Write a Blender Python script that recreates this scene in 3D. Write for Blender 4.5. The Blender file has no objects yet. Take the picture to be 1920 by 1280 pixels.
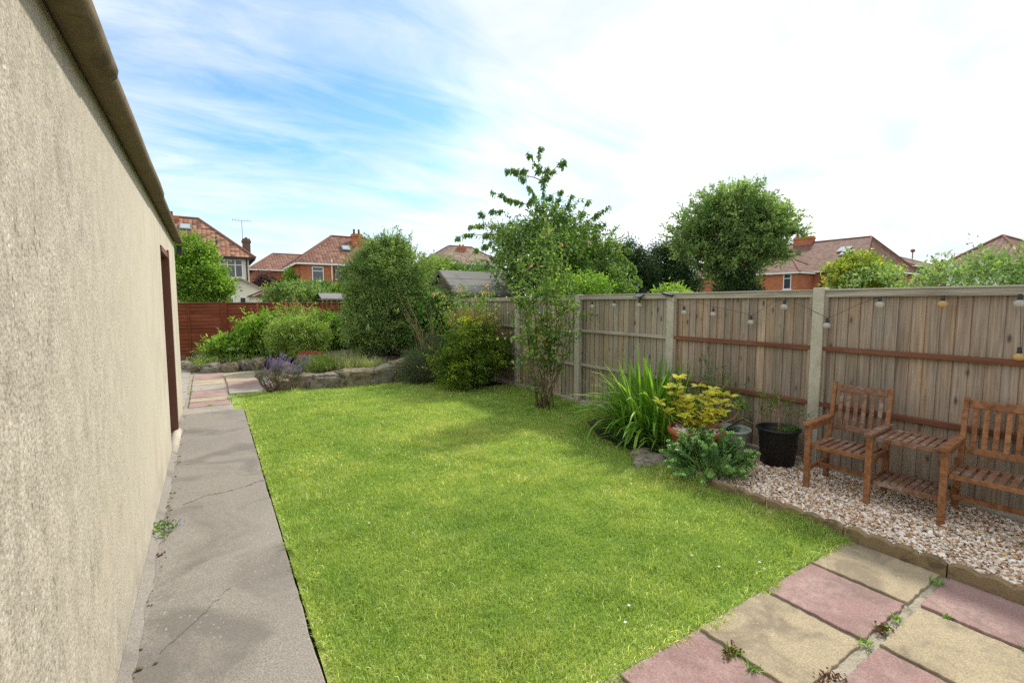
import bpy, bmesh, math, random
import numpy as np
from mathutils import Vector, Matrix, noise as mnoise
R = math.radians
random.seed(5)
scene = bpy.context.scene
COL = scene.collection

# ------------------------------------------------------------------ helpers
def lin(r, g, b):
    f = lambda c: (c/255/12.92) if c/255 <= .04045 else ((c/255+.055)/1.055)**2.4
    return (f(r), f(g), f(b))

def tag(o, label=None, cat=None, group=None, kind=None):
    if label: o['label'] = label
    if cat: o['category'] = cat
    if group: o['group'] = group
    if kind: o['kind'] = kind
    return o

def thing(name, label, cat, loc=(0, 0, 0), rz=0, group=None):
    o = bpy.data.objects.new(name, None)
    o.empty_display_size = .1
    COL.objects.link(o)
    o.location = loc
    o.rotation_euler = (0, 0, rz)
    return tag(o, label, cat, group)

def link(name, me, mat, parent=None):
    o = bpy.data.objects.new(name, me)
    COL.objects.link(o)
    if mat is not None:
        for m in (mat if isinstance(mat, (list, tuple)) else [mat]):
            me.materials.append(m)
    if parent: o.parent = parent
    return o

def bevel(o, w=.004, seg=2):
    m = o.modifiers.new('bevel', 'BEVEL'); m.width = w; m.segments = seg; m.limit_method = 'ANGLE'; m.angle_limit = R(40)
    return o

def fast(name, chunks, mat, parent=None, smooth=False):
    """chunks: list of (V (n,3), F (m,k) int array, tint (n,) or float)"""
    Vs, loops, starts, totals, tints = [], [], [], [], []
    vo = lo = 0
    for V, F, t in chunks:
        V = np.asarray(V, np.float32).reshape(-1, 3)
        F = np.asarray(F, np.int32)
        if len(V) == 0 or len(F) == 0: continue
        Vs.append(V); k = F.shape[1]
        loops.append((F + vo).ravel())
        starts.append(lo + np.arange(len(F))*k)
        totals.append(np.full(len(F), k))
        tints.append(np.broadcast_to(np.asarray(t, np.float32), (len(V),)))
        vo += len(V); lo += F.size
    V = np.concatenate(Vs); L = np.concatenate(loops).astype(np.int32)
    S = np.concatenate(starts).astype(np.int32); T = np.concatenate(totals).astype(np.int32)
    tn = np.concatenate(tints).astype(np.float32)
    me = bpy.data.meshes.new(name)
    me.vertices.add(len(V)); me.vertices.foreach_set('co', V.ravel())
    me.loops.add(len(L)); me.loops.foreach_set('vertex_index', L)
    me.polygons.add(len(S)); me.polygons.foreach_set('loop_start', S)
    try: me.polygons.foreach_set('loop_total', T)
    except Exception: pass
    me.polygons.foreach_set('use_smooth', np.full(len(S), bool(smooth)))
    a = me.attributes.new('tint', 'FLOAT', 'POINT'); a.data.foreach_set('value', tn)
    me.update(calc_edges=True); me.validate()
    return link(name, me, mat, parent)

class MB:
    """collects boxes / tubes / lathes into one mesh"""
    def __init__(s): s.v = []; s.f = []; s.t = []; s.uv = []; s.mi = []; s.cur = 0
    def add(s, verts, faces, tint=.5, uvs=None):
        o = len(s.v)
        s.v += [tuple(p) for p in verts]; s.t += [tint]*len(verts)
        for i, f in enumerate(faces):
            s.f.append([o+k for k in f]); s.mi.append(s.cur)
            s.uv.append(uvs[i] if uvs else None)
        return s
    def box(s, c, d, rot=None, tint=.5):
        x, y, z = d[0]/2, d[1]/2, d[2]/2
        P = [Vector(p) for p in ((-x,-y,-z),(x,-y,-z),(x,y,-z),(-x,y,-z),(-x,-y,z),(x,-y,z),(x,y,z),(-x,y,z))]
        if rot is not None: P = [rot @ p for p in P]
        c = Vector(c)
        return s.add([p+c for p in P], [(0,3,2,1),(4,5,6,7),(0,1,5,4),(1,2,6,5),(2,3,7,6),(3,0,4,7)], tint)
    def bb(s, a, b, tint=.5):
        return s.box([(a[i]+b[i])/2 for i in range(3)], [abs(b[i]-a[i]) for i in range(3)], None, tint)
    def beam(s, a, b, w, h, tint=.5, up=(0, 0, 1)):
        a, b = Vector(a), Vector(b); d = b-a; L = d.length; d.normalize()
        u = Vector(up); sd = d.cross(u).normalized(); u = sd.cross(d)
        rot = Matrix((sd, d, u)).transposed()
        return s.box((a+b)/2, (w, L, h), rot, tint)
    def tube(s, pts, rad, n=6, tint=.5, cap=True):
        pts = [Vector(p) for p in pts]
        if not hasattr(rad, '__len__'): rad = [rad]*len(pts)
        V = []; F = []
        ref = Vector((.31, .2, .93))
        for i, p in enumerate(pts):
            d = (pts[min(i+1, len(pts)-1)]-pts[max(i-1, 0)])
            if d.length < 1e-9: d = Vector((0, 0, 1))
            d.normalize()
            if abs(d.dot(ref)) > .97: r_ = Vector((1, 0, 0))
            else: r_ = ref
            a = d.cross(r_).normalized(); b = d.cross(a)
            for k in range(n):
                t = 2*math.pi*k/n
                V.append(p + (a*math.cos(t)+b*math.sin(t))*rad[i])
        for i in range(len(pts)-1):
            for k in range(n):
                F.append((i*n+k, i*n+(k+1) % n, (i+1)*n+(k+1) % n, (i+1)*n+k))
        if cap:
            F.append(tuple(reversed(range(n)))); F.append(tuple((len(pts)-1)*n+k for k in range(n)))
        return s.add(V, F, tint)
    def lathe(s, prof, c=(0, 0, 0), n=32, tint=.5):
        V = []; F = []
        for r, z in prof:
            for k in range(n):
                t = 2*math.pi*k/n
                V.append((c[0]+r*math.cos(t), c[1]+r*math.sin(t), c[2]+z))
        for i in range(len(prof)-1):
            for k in range(n):
                F.append((i*n+k, i*n+(k+1) % n, (i+1)*n+(k+1) % n, (i+1)*n+k))
        F.append(tuple(reversed(range(n)))); F.append(tuple((len(prof)-1)*n+k for k in range(n)))
        return s.add(V, F, tint)
    def prism(s, poly, z0, z1, tint=.5):
        n = len(poly)
        V = [(p[0], p[1], z0) for p in poly] + [(p[0], p[1], z1) for p in poly]
        F = [tuple(reversed(range(n))), tuple(range(n, 2*n))] + [(i, (i+1) % n, n+(i+1) % n, n+i) for i in range(n)]
        return s.add(V, F, tint)
    def build(s, name, mat, parent=None, smooth=False, bev=0):
        me = bpy.data.meshes.new(name)
        me.from_pydata(s.v, [], s.f)
        a = me.attributes.new('tint', 'FLOAT', 'POINT'); a.data.foreach_set('value', np.array(s.t, np.float32))
        if any(u is not None for u in s.uv):
            ul = me.uv_layers.new(name='UVMap')
            for p, u in zip(me.polygons, s.uv):
                if u is not None:
                    for li, q in zip(p.loop_indices, u): ul.data[li].uv = q
        if smooth:
            for p in me.polygons: p.use_smooth = True
        o = link(name, me, mat, parent)
        for p, i in zip(me.polygons, s.mi): p.material_index = i
        me.update()
        if bev: bevel(o, bev)
        return o

def nrm(a):
    return a/np.maximum(np.linalg.norm(a, axis=-1, keepdims=True), 1e-9)

# ------------------------------------------------------------------ materials
class NT:
    def __init__(s, name):
        s.m = bpy.data.materials.new(name); s.m.use_nodes = True
        s.t = s.m.node_tree; s.t.nodes.clear()
        s.out = s.n('ShaderNodeOutputMaterial')
    def n(s, typ, **kw):
        x = s.t.nodes.new(typ)
        for k, v in kw.items(): setattr(x, k, v)
        return x
    def l(s, a, b): s.t.links.new(a, b)
    def val(s, sock, v):
        if hasattr(v, 'links') or isinstance(v, bpy.types.NodeSocket): s.l(v, sock)
        else: sock.default_value = v
    def coord(s, scale=(1, 1, 1), rnd=True):
        tc = s.n('ShaderNodeTexCoord'); mp = s.n('ShaderNodeMapping')
        mp.inputs['Scale'].default_value = scale
        if rnd:
            oi = s.n('ShaderNodeObjectInfo'); mu = s.n('ShaderNodeMath', operation='MULTIPLY'); mu.inputs[1].default_value = 37.
            s.l(oi.outputs['Random'], mu.inputs[0])
            ad = s.n('ShaderNodeVectorMath', operation='ADD'); s.l(tc.outputs['Object'], ad.inputs[0]); s.l(mu.outputs[0], ad.inputs[1])
            s.l(ad.outputs[0], mp.inputs['Vector'])
        else: s.l(tc.outputs['Object'], mp.inputs['Vector'])
        return mp.outputs[0]
    def noise(s, vec, scale, detail=4, rough=.55, dist=0):
        x = s.n('ShaderNodeTexNoise'); s.l(vec, x.inputs['Vector'])
        x.inputs['Scale'].default_value = scale; x.inputs['Detail'].default_value = detail
        x.inputs['Roughness'].default_value = rough; x.inputs['Distortion'].default_value = dist
        return x.outputs['Fac']
    def vor(s, vec, scale, feature='F1', out='Distance', rand=1):
        x = s.n('ShaderNodeTexVoronoi', feature=feature); s.l(vec, x.inputs['Vector']); x.inputs['Scale'].default_value = scale
        x.inputs['Randomness'].default_value = rand
        return x.outputs[out]
    def ramp(s, fac, stops, interp='LINEAR'):
        x = s.n('ShaderNodeValToRGB'); s.l(fac, x.inputs['Fac']); cr = x.color_ramp; cr.interpolation = interp
        while len(cr.elements) > 1: cr.elements.remove(cr.elements[-1])
        cr.elements[0].position = stops[0][0]; cr.elements[0].color = tuple(stops[0][1])[:3]+(1,)
        for p, c in stops[1:]:
            e = cr.elements.new(p); e.color = tuple(c)[:3]+(1,)
        return x.outputs['Color']
    def step(s, fac, a, b):
        x = s.n('ShaderNodeMapRange'); s.l(fac, x.inputs['Value']); x.clamp = True
        x.inputs['From Min'].default_value = a; x.inputs['From Max'].default_value = b
        return x.outputs[0]
    def mix(s, fac, a, b, mode='MIX'):
        x = s.n('ShaderNodeMix', data_type='RGBA', blend_type=mode)
        s.val(x.inputs[0], fac)
        for sock, v in ((x.inputs[6], a), (x.inputs[7], b)):
            if isinstance(v, bpy.types.NodeSocket): s.l(v, sock)
            else: sock.default_value = tuple(v)[:3]+(1,)
        return x.outputs[2]
    def math(s, op, a, b=0.):
        x = s.n('ShaderNodeMath', operation=op); s.val(x.inputs[0], a); s.val(x.inputs[1], b); return x.outputs[0]
    def attr(s, name='tint'):
        return s.n('ShaderNodeAttribute', attribute_name=name).outputs['Fac']
    def bump(s, h, strength=.3, dist=.01, normal=None):
        x = s.n('ShaderNodeBump'); s.l(h, x.inputs['Height']); x.inputs['Strength'].default_value = strength; x.inputs['Distance'].default_value = dist
        if normal is not None: s.l(normal, x.inputs['Normal'])
        return x.outputs[0]
    def pbsdf(s, col, rough=.8, bump=None, spec=.3, **kw):
        p = s.n('ShaderNodeBsdfPrincipled')
        if isinstance(col, bpy.types.NodeSocket): s.l(col, p.inputs['Base Color'])
        else: p.inputs['Base Color'].default_value = tuple(col)[:3]+(1,)
        s.val(p.inputs['Roughness'], rough)
        p.inputs['Specular IOR Level'].default_value = spec
        if bump is not None: s.l(bump, p.inputs['Normal'])
        for k, v in kw.items(): s.val(p.inputs[k], v)
        s.l(p.outputs[0], s.out.inputs[0])
        return p

def leaf_mat(name, stops, trans=.35, rough=.5, spec=.35, tmul=1.25):
    n = NT(name)
    gain = 1.55 if trans > .2 else 1.
    stops = [(q, tuple(min(.9, x*gain) if max(c) < .5 else x for x in c)) for q, c in stops]
    col = n.ramp(n.attr(), stops)
    p = n.pbsdf(col, rough, spec=spec)
    tr = n.n('ShaderNodeBsdfTranslucent')
    tc = n.mix(1., col, (tmul, tmul*1.05, tmul*.55), 'MULTIPLY'); n.l(tc, tr.inputs['Color'])
    mx = n.n('ShaderNodeMixShader'); mx.inputs[0].default_value = trans
    n.l(p.outputs[0], mx.inputs[1]); n.l(tr.outputs[0], mx.inputs[2]); n.l(mx.outputs[0], n.out.inputs[0])
    return n.m

def plain(name, c, rough=.7, spec=.3, nscale=0, amt=.25, bump=0, **kw):
    n = NT(name); col = c; b = None
    if nscale:
        f = n.noise(n.coord(), nscale, 5, .6)
        col = n.mix(f, tuple(x*(1-amt) for x in c), tuple(min(1, x*(1+amt)) for x in c))
        if bump: b = n.bump(f, bump, .01)
    n.pbsdf(col, rough, b, spec, **kw)
    return n.m

def wood(name, c0, c1, c2, grain=(30, 30, 1.6), knots=False, rough=.75, tintamt=.35, worn=None, bumpd=.004):
    n = NT(name)
    v = n.coord(grain)
    g = n.noise(v, 1., 6, .6, .6)
    big = n.noise(n.coord((1.2, 1.2, 1.2)), 1.7, 3)
    g2 = n.math('ADD', n.math('MULTIPLY', g, .75), n.math('MULTIPLY', big, .25))
    col = n.ramp(g2, [(.3, c0), (.5, c1), (.7, c2)])
    t = n.attr()
    col = n.mix(tintamt, col, n.ramp(t, [(0, (.6, .58, .56)), (.5, (1, .98, .95)), (1, (1.35, 1.36, 1.38))]), 'MULTIPLY')
    if worn is not None:
        w = n.math('MULTIPLY', n.step(n.noise(n.coord((6, 6, 6)), 1., 5, .7), .53, .65), .85)
        col = n.mix(w, col, worn)
    h = g
    if knots:
        wv = n.noise(n.coord((4.5, 4.5, .7)), 1., 4, .6)
        col = n.mix(1., col, n.ramp(wv, [(.32, (.86, .93, .98)), (.5, (1, 1, 1)), (.66, (1.2, 1.08, .9))]), 'MULTIPLY')
        al = n.step(n.noise(n.coord((1.5, 1.5, 1.)), 1., 5, .6), .5, .7)
        col = n.mix(n.math('MULTIPLY', al, .22), col, (.16, .17, .10))
        vv = n.coord((9, 9, 3.6))
        d = n.vor(vv, 1.)
        k = n.step(d, .17, .07)
        col = n.mix(n.math('MULTIPLY', k, .85), col, (.05, .04, .035))
        ring = n.step(d, .3, .16)
        col = n.mix(n.math('MULTIPLY', ring, .15), col, (.14, .10, .07))
    n.pbsdf(col, rough, n.bump(h, .5, bumpd), .2)
    return n.m

# fence, bench
M = {}
M['board'] = wood('weathered fence boards', lin(118, 102, 88), lin(154, 138, 124), lin(178, 167, 156), (60, 60, 2.2), True, .85, .6)
M['board_grey'] = wood('silvered fence boards', lin(122, 111, 96), lin(156, 145, 128), lin(181, 172, 158), (60, 60, 2.2), True, .85, .6)
M['board_edge'] = plain('brown board edge', lin(124, 90, 62), .85, .2, 14, .3)
M['rail_grey'] = wood('silvered rail', lin(120, 112, 100), lin(165, 157, 144), lin(192, 186, 176), (26, 1.4, 26), False, .85)
M['rail_red'] = wood('stained rail', lin(90, 56, 42), lin(118, 77, 58), lin(136, 95, 74), (26, 1.4, 26), False, .7)
M['lap'] = wood('stained lap boards', lin(88, 42, 26), lin(122, 64, 40), lin(148, 86, 58), (1.3, 30, 26), False, .7, .6)
M['lap_cap'] = wood('pale fence cap', lin(120, 84, 62), lin(150, 112, 88), lin(180, 150, 128), (1.4, 26, 26), False, .8)
M['teak'] = wood('oiled bench wood', lin(96, 63, 42), lin(142, 98, 67), lin(164, 122, 88), (22, 22, 22), False, .5, .4)
M['teak_worn'] = wood('worn bench wood', lin(94, 66, 50), lin(128, 94, 74), lin(148, 118, 98), (22, 22, 22), False, .7, .4, lin(160, 150, 142))

def concrete(name, c, speck=.35, stain=None, nsc=1.3, bumps=.35, rough=.9, grain=120, spots=None, dust=None):
    n = NT(name); v = n.coord()
    f = n.noise(v, grain, 3, .7)
    b = n.noise(v, nsc, 6, .62, .3)
    col = n.mix(b, tuple(x*.78 for x in c), tuple(min(1, x*1.15) for x in c))
    col = n.mix(speck, col, n.ramp(f, [(.3, (.45,)*3), (.5, (1,)*3), (.72, (1.7,)*3)]), 'MULTIPLY')
    if stain is not None:
        s_ = n.step(n.noise(v, nsc*1.7, 4, .6, .8), .5, .66)
        col = n.mix(n.math('MULTIPLY', s_, .65), col, stain)
    if dust is not None:
        du = n.math('MULTIPLY', n.step(n.noise(v, 3.1, 8, .7, .6), .46, .68), n.step(n.noise(v, 34, 3, .6), .35, .6))
        col = n.mix(n.math('MULTIPLY', du, .6), col, dust)
    if spots is not None:
        d = n.vor(v, 26.); big = n.step(n.noise(v, 3., 3), .47, .6)
        k = n.math('MULTIPLY', n.step(n.math('ADD', d, n.math('MULTIPLY', n.noise(v, 60, 2), .3)), .34, .24), big)
        col = n.mix(n.math('MULTIPLY', k, .4), col, spots)
    n.pbsdf(col, rough, n.bump(f, bumps, .004), .15)
    return n.m
M['path'] = concrete('path concrete', lin(138, 132, 124), .6, lin(104, 99, 94), .9, .8, .9, 110, lin(186, 182, 176))
M['post'] = concrete('post concrete', lin(186, 180, 164), .4, lin(150, 146, 128), 2.2, .4, .9, 110)
M['slab_red'] = concrete('red slab', lin(148, 120, 115), .6, lin(118, 100, 95), 2.2, .8, .9, 120, lin(190, 172, 164), lin(178, 160, 150))
M['slab_yellow'] = concrete('buff slab', lin(164, 150, 124), .6, lin(108, 98, 85), 2.2, .8, .9, 120, lin(204, 196, 180), lin(128, 118, 102))
M['slab_grey'] = concrete('grey slab', lin(176, 166, 152), .4, lin(136, 128, 118), 1.3, .4, .9, 150, lin(200, 196, 186))
M['back_red'] = concrete('faded pink slab', lin(156, 132, 124), .5, lin(128, 108, 102), 1.6, .5, .9, 120, lin(190, 180, 170))
M['back_yellow'] = concrete('faded cream slab', lin(168, 154, 132), .5, lin(132, 120, 104), 1.6, .5, .9, 120, lin(200, 192, 180))
M['back_grey'] = concrete('faded grey slab', lin(156, 148, 138), .5, lin(122, 116, 108), 1.6, .5, .9, 120, lin(190, 186, 178))
M['mortar'] = concrete('mortar', lin(158, 150, 134), .6, lin(92, 88, 66), 6, .5, .95, 140)
M['edging'] = concrete('edging stone', lin(140, 122, 94), .5, lin(78, 70, 56), 5, .5, .95, 120)
M['gutter'] = concrete('cement gutter', lin(110, 97, 74), .4, lin(76, 67, 49), 2.6, .5, .95, 90)
M['rock'] = concrete('tufa rock', lin(128, 122, 110), .8, lin(64, 60, 50), 6, 1., .95, 30, lin(176, 174, 166))
M['rock_warm'] = concrete('warm rock', lin(132, 122, 102), .8, lin(66, 60, 46), 6, 1., .95, 30, lin(176, 172, 160))

def render_wall():
    n = NT('roughcast render'); v = n.coord((1, 1, 1), False)
    fine = n.noise(v, 70, 4, .75); mid = n.noise(n.coord((1, 2.2, 1.), False), 1.3, 6, .62, .4)
    mot = n.noise(n.coord((1, 4.2, 2.6), False), 2.4, 9, .76, .3)
    sp = n.n('ShaderNodeSeparateXYZ'); n.l(v, sp.inputs[0])
    near = n.math('ADD', n.step(sp.outputs['Y'], 5.2, 1.4), n.math('MULTIPLY', n.math('SUBTRACT', mid, .5), 1.3))
    near = n.step(near, .1, 1.)
    clean = n.mix(n.step(mid, .35, .65), lin(180, 171, 155), lin(198, 190, 174))
    dirty = n.mix(n.step(mot, .34, .64), lin(146, 138, 124), lin(190, 181, 166))
    col = n.mix(near, clean, dirty)
    col = n.mix(n.math('MULTIPLY', n.math('ADD', near, .3), .62), col, n.ramp(fine, [(.32, (.42,)*3), (.5, (1,)*3), (.68, (1.3,)*3)]), 'MULTIPLY')
    w = n.vor(v, 26.); wm = n.step(n.noise(v, 4., 3), .5, .62)
    k = n.math('MULTIPLY', n.math('MULTIPLY', n.step(w, .2, .08), wm), near)
    col = n.mix(k, col, lin(216, 214, 206))
    d2 = n.math('MULTIPLY', n.math('MULTIPLY', n.step(n.vor(n.coord((1, 1, .5), False), 34.), .26, .08), n.step(n.noise(v, 2.5, 4), .42, .6)), n.math('ADD', near, .15))
    col = n.mix(n.math('MULTIPLY', d2, .75), col, lin(92, 82, 68))
    base = n.math('MULTIPLY', n.step(sp.outputs['Z'], .45, .0), n.step(n.noise(v, 3.5, 6, .7), .38, .62))
    col = n.mix(n.math('MULTIPLY', base, .45), col, lin(120, 116, 106))
    peb = n.vor(v, 75.)
    h = n.math('ADD', n.math('MULTIPLY', fine, n.math('ADD', near, .3)), n.math('ADD', n.math('MULTIPLY', n.noise(v, 9, 3), .6), n.math('MULTIPLY', n.math('MULTIPLY', peb, near), -.6)))
    n.pbsdf(col, .95, n.bump(h, .6, .009), .1)
    return n.m
M['render'] = render_wall()

def bricks(name, a, b, mortar, sc=1.):
    n = NT(name); tc = n.n('ShaderNodeTexCoord'); sp = n.n('ShaderNodeSeparateXYZ'); n.l(tc.outputs['Object'], sp.inputs[0])
    cb = n.n('ShaderNodeCombineXYZ'); n.l(n.math('ADD', sp.outputs[0], sp.outputs[1]), cb.inputs[0]); n.l(sp.outputs[2], cb.inputs[1])
    bt = n.n('ShaderNodeTexBrick'); n.l(cb.outputs[0], bt.inputs['Vector'])
    bt.inputs['Color1'].default_value = (*a, 1); bt.inputs['Color2'].default_value = (*b, 1); bt.inputs['Mortar'].default_value = (*mortar, 1)
    bt.inputs['Scale'].default_value = 1.; bt.inputs['Brick Width'].default_value = .225*sc; bt.inputs['Row Height'].default_value = .075*sc
    bt.inputs['Mortar Size'].default_value = .008*sc; bt.inputs['Bias'].default_value = 0.
    no = n.noise(tc.outputs['Object'], .9, 5, .6)
    col = n.mix(.7, bt.outputs['Color'], n.ramp(no, [(.3, (.72, .7, .68)), (.5, (1,)*3), (.7, (1.2, 1.15, 1.1))]), 'MULTIPLY')
    n.pbsdf(col, .9, n.bump(bt.outputs['Fac'], -.3, .01), .15)
    return n.m
M['brick_orange'] = bricks('orange brick', lin(194, 116, 78), lin(168, 94, 62), lin(176, 138, 112))
M['brick_red'] = bricks('red brick', lin(190, 114, 80), lin(158, 88, 62), lin(174, 138, 114))
M['brick_old'] = bricks('old brick', lin(124, 92, 78), lin(100, 78, 68), lin(130, 112, 98))

def tiles(name, a, b, c, w=.28, h=.3):
    n = NT(name); uv = n.n('ShaderNodeUVMap').outputs[0]
    bt = n.n('ShaderNodeTexBrick'); n.l(uv, bt.inputs['Vector']); bt.offset = .0
    bt.inputs['Color1'].default_value = (0, 0, 0, 1); bt.inputs['Color2'].default_value = (1, 1, 1, 1); bt.inputs['Mortar'].default_value = (.2, .2, .2, 1)
    bt.inputs['Scale'].default_value = 1.; bt.inputs['Brick Width'].default_value = w; bt.inputs['Row Height'].default_value = h
    bt.inputs['Mortar Size'].default_value = .012; bt.inputs['Bias'].default_value = 0.
    no = n.noise(uv, .8, 5, .6)
    f = n.math('ADD', n.math('MULTIPLY', bt.outputs['Color'], .6), n.math('MULTIPLY', no, .4))
    col = n.ramp(f, [(.15, a), (.45, b), (.8, c)])
    sp = n.n('ShaderNodeSeparateXYZ'); n.l(uv, sp.inputs[0])
    row = n.math('FRACT', n.math('DIVIDE', sp.outputs[1], h)); colm = n.math('FRACT', n.math('DIVIDE', sp.outputs[0], w))
    roll = n.math('SINE', n.math('MULTIPLY', colm, 3.14159))
    hh = n.math('ADD', n.math('MULTIPLY', n.math('SUBTRACT', 1., row), .6), n.math('MULTIPLY', roll, .6))
    # colour darkens in a line along the top of each tile course
    course_line = n.step(row, .78, .95)
    col = n.mix(n.math('MULTIPLY', course_line, .7), col, tuple(x*.35 for x in a))
    n.pbsdf(col, .85, n.bump(hh, .9, .06), .2)
    return n.m
M['tile_mixed'] = tiles('weathered mixed clay tiles', lin(84, 64, 56), lin(136, 96, 78), lin(172, 130, 102))
M['tile_red'] = tiles('red brown tiles', lin(94, 66, 55), lin(122, 88, 74), lin(142, 108, 92))
M['tile_brown'] = tiles('brown tiles', lin(86, 62, 52), lin(108, 80, 68), lin(128, 98, 84))
M['tile_dark'] = tiles('dull tiles', lin(96, 80, 70), lin(128, 110, 96), lin(150, 132, 116))
M['white'] = plain('white paint', (.78, .79, .78), .45)
M['wall_white'] = plain('cream rendered wall', lin(232, 228, 212), .9, .2, 1.2, .06)
M['wall_pale'] = plain('pale green rendered wall', lin(206, 218, 204), .9, .2, 1.2, .06)
M['pane'] = plain('window glass', (.045, .055, .065), .06, .8)
M['rooflight'] = plain('rooflight glass', (.3, .38, .44), .05, 1.)
M['lead'] = plain('grey lead', (.16, .17, .18), .5)
M['pipe'] = plain('dark pipe', (.03, .03, .035), .4)
M['clay_pot'] = plain('chimney clay', lin(126, 92, 76), .9)
M['ridge'] = plain('ridge tile', lin(126, 92, 80), .9, .2, 3, .2)
M['felt'] = concrete('grey roofing felt', lin(128, 126, 124), .35, lin(108, 106, 104), 1.2, .4, .95, 60)
M['shed_wood'] = wood('green grey shed boards', lin(84, 82, 64), lin(112, 110, 88), lin(136, 132, 108), (2, 2, 26), False, .9)
M['door'] = plain('dark brown door', lin(70, 44, 36), .5, .4, 6, .3)
M['frame_brown'] = plain('brown painted frame', lin(118, 78, 62), .6, .3, 8, .2)
M['black_plastic'] = plain('black plastic', (.012, .012, .013), .45, .4)
M['terracotta'] = plain('terracotta plastic', lin(176, 104, 76), .65, .3, 7, .15)
M['pot_green'] = plain('grey green pot', lin(158, 172, 160), .6, .3, 9, .15)
M['soil'] = plain('dark soil', (.055, .04, .028), .95, .1, 30, .5, .6)
M['cable'] = plain('black cable', (.01, .01, .01), .5)
M['bark'] = wood('grey brown bark', lin(70, 58, 46), lin(104, 88, 70), lin(134, 118, 98), (30, 30, 6), False, .9, .3)
M['twig'] = wood('tan twig', lin(122, 92, 66), lin(168, 134, 100), lin(196, 166, 132), (40, 40, 8), False, .85, .3)
M['solar'] = plain('solar cell', (.01, .012, .02), .2, .6)
M['metal'] = plain('aerial metal', (.35, .36, .38), .4)

def glass(name, c):
    n = NT(name); p = n.pbsdf(c, .1, spec=.8)
    tr = n.n('ShaderNodeBsdfTransparent'); tr.inputs[0].default_value = (*c, 1); mx = n.n('ShaderNodeMixShader'); mx.inputs[0].default_value = .3
    n.l(tr.outputs[0], mx.inputs[1]); n.l(p.outputs[0], mx.inputs[2]); n.l(mx.outputs[0], n.out.inputs[0])
    return n.m
M['glass'] = glass('clear bulb glass', (.88, .87, .83))
M['glass_amber'] = glass('amber bulb glass', (.93, .74, .42))

def pebbles_mat():
    n = NT('quartz gravel')
    col = n.ramp(n.attr(), [(0, lin(232, 222, 208)), (.26, lin(214, 198, 178)), (.46, lin(196, 168, 138)), (.62, lin(244, 238, 230)), (.80, lin(176, 134, 102)), (.87, lin(176, 160, 148)), (.94, lin(204, 168, 126))], 'CONSTANT')
    f = n.noise(n.coord((1, 1, 1), False), 90, 3)
    col = n.mix(.5, col, n.ramp(f, [(.3, (.7, .66, .62)), (.6, (1.08, 1.06, 1.04))]), 'MULTIPLY')
    n.pbsdf(col, .6, spec=.3)
    return n.m
M['gravel'] = pebbles_mat()

def lawn_col(n, blade):
    v = n.coord((1, 1, 1), False)
    a = n.noise(v, .55, 4, .55, .3); b = n.noise(v, 2.6, 4, .6, .4); c = n.noise(v, 9., 3)
    patch = n.math('ADD', n.math('MULTIPLY', a, .45), n.math('ADD', n.math('MULTIPLY', b, .38), n.math('MULTIPLY', c, .17)))
    col = n.ramp(patch, [(.34, (.225, .375, .085)), (.43, (.305, .455, .105)), (.53, (.395, .52, .135)), (.62, (.51, .575, .185)), (.7, (.65, .6, .29))])
    return col, v
def lawn_mats():
    n = NT('lawn turf'); col, v = lawn_col(n, False)
    f = n.noise(v, 60, 4, .7)
    col = n.mix(1., col, n.ramp(f, [(.3, (.35, .35, .3)), (.7, (1.0, 1., .9))]), 'MULTIPLY')
    n.pbsdf(col, .9, n.bump(f, .8, .02), .1)
    m = NT('grass blades'); col, v = lawn_col(m, True)
    t = m.attr()
    col = m.mix(1., col, m.ramp(t, [(0, (.55, .62, .5)), (.5, (1, 1, 1)), (.9, (1.3, 1.27, 1.25)), (.955, (1.3, 1.27, 1.25)), (.96, (2.6, 2.0, 4.)), (1, (3., 2.2, 5.))]), 'MULTIPLY')
    p = m.pbsdf(col, .5, spec=.3)
    tr = m.n('ShaderNodeBsdfTranslucent'); m.l(m.mix(1., col, (1.3, 1.22, .7), 'MULTIPLY'), tr.inputs['Color'])
    mx = m.n('ShaderNodeMixShader'); mx.inputs[0].default_value = .42
    m.l(p.outputs[0], mx.inputs[1]); m.l(tr.outputs[0], mx.inputs[2]); m.l(mx.outputs[0], m.out.inputs[0])
    return n.m, m.m
M['turf'], M['blade'] = lawn_mats()

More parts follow.
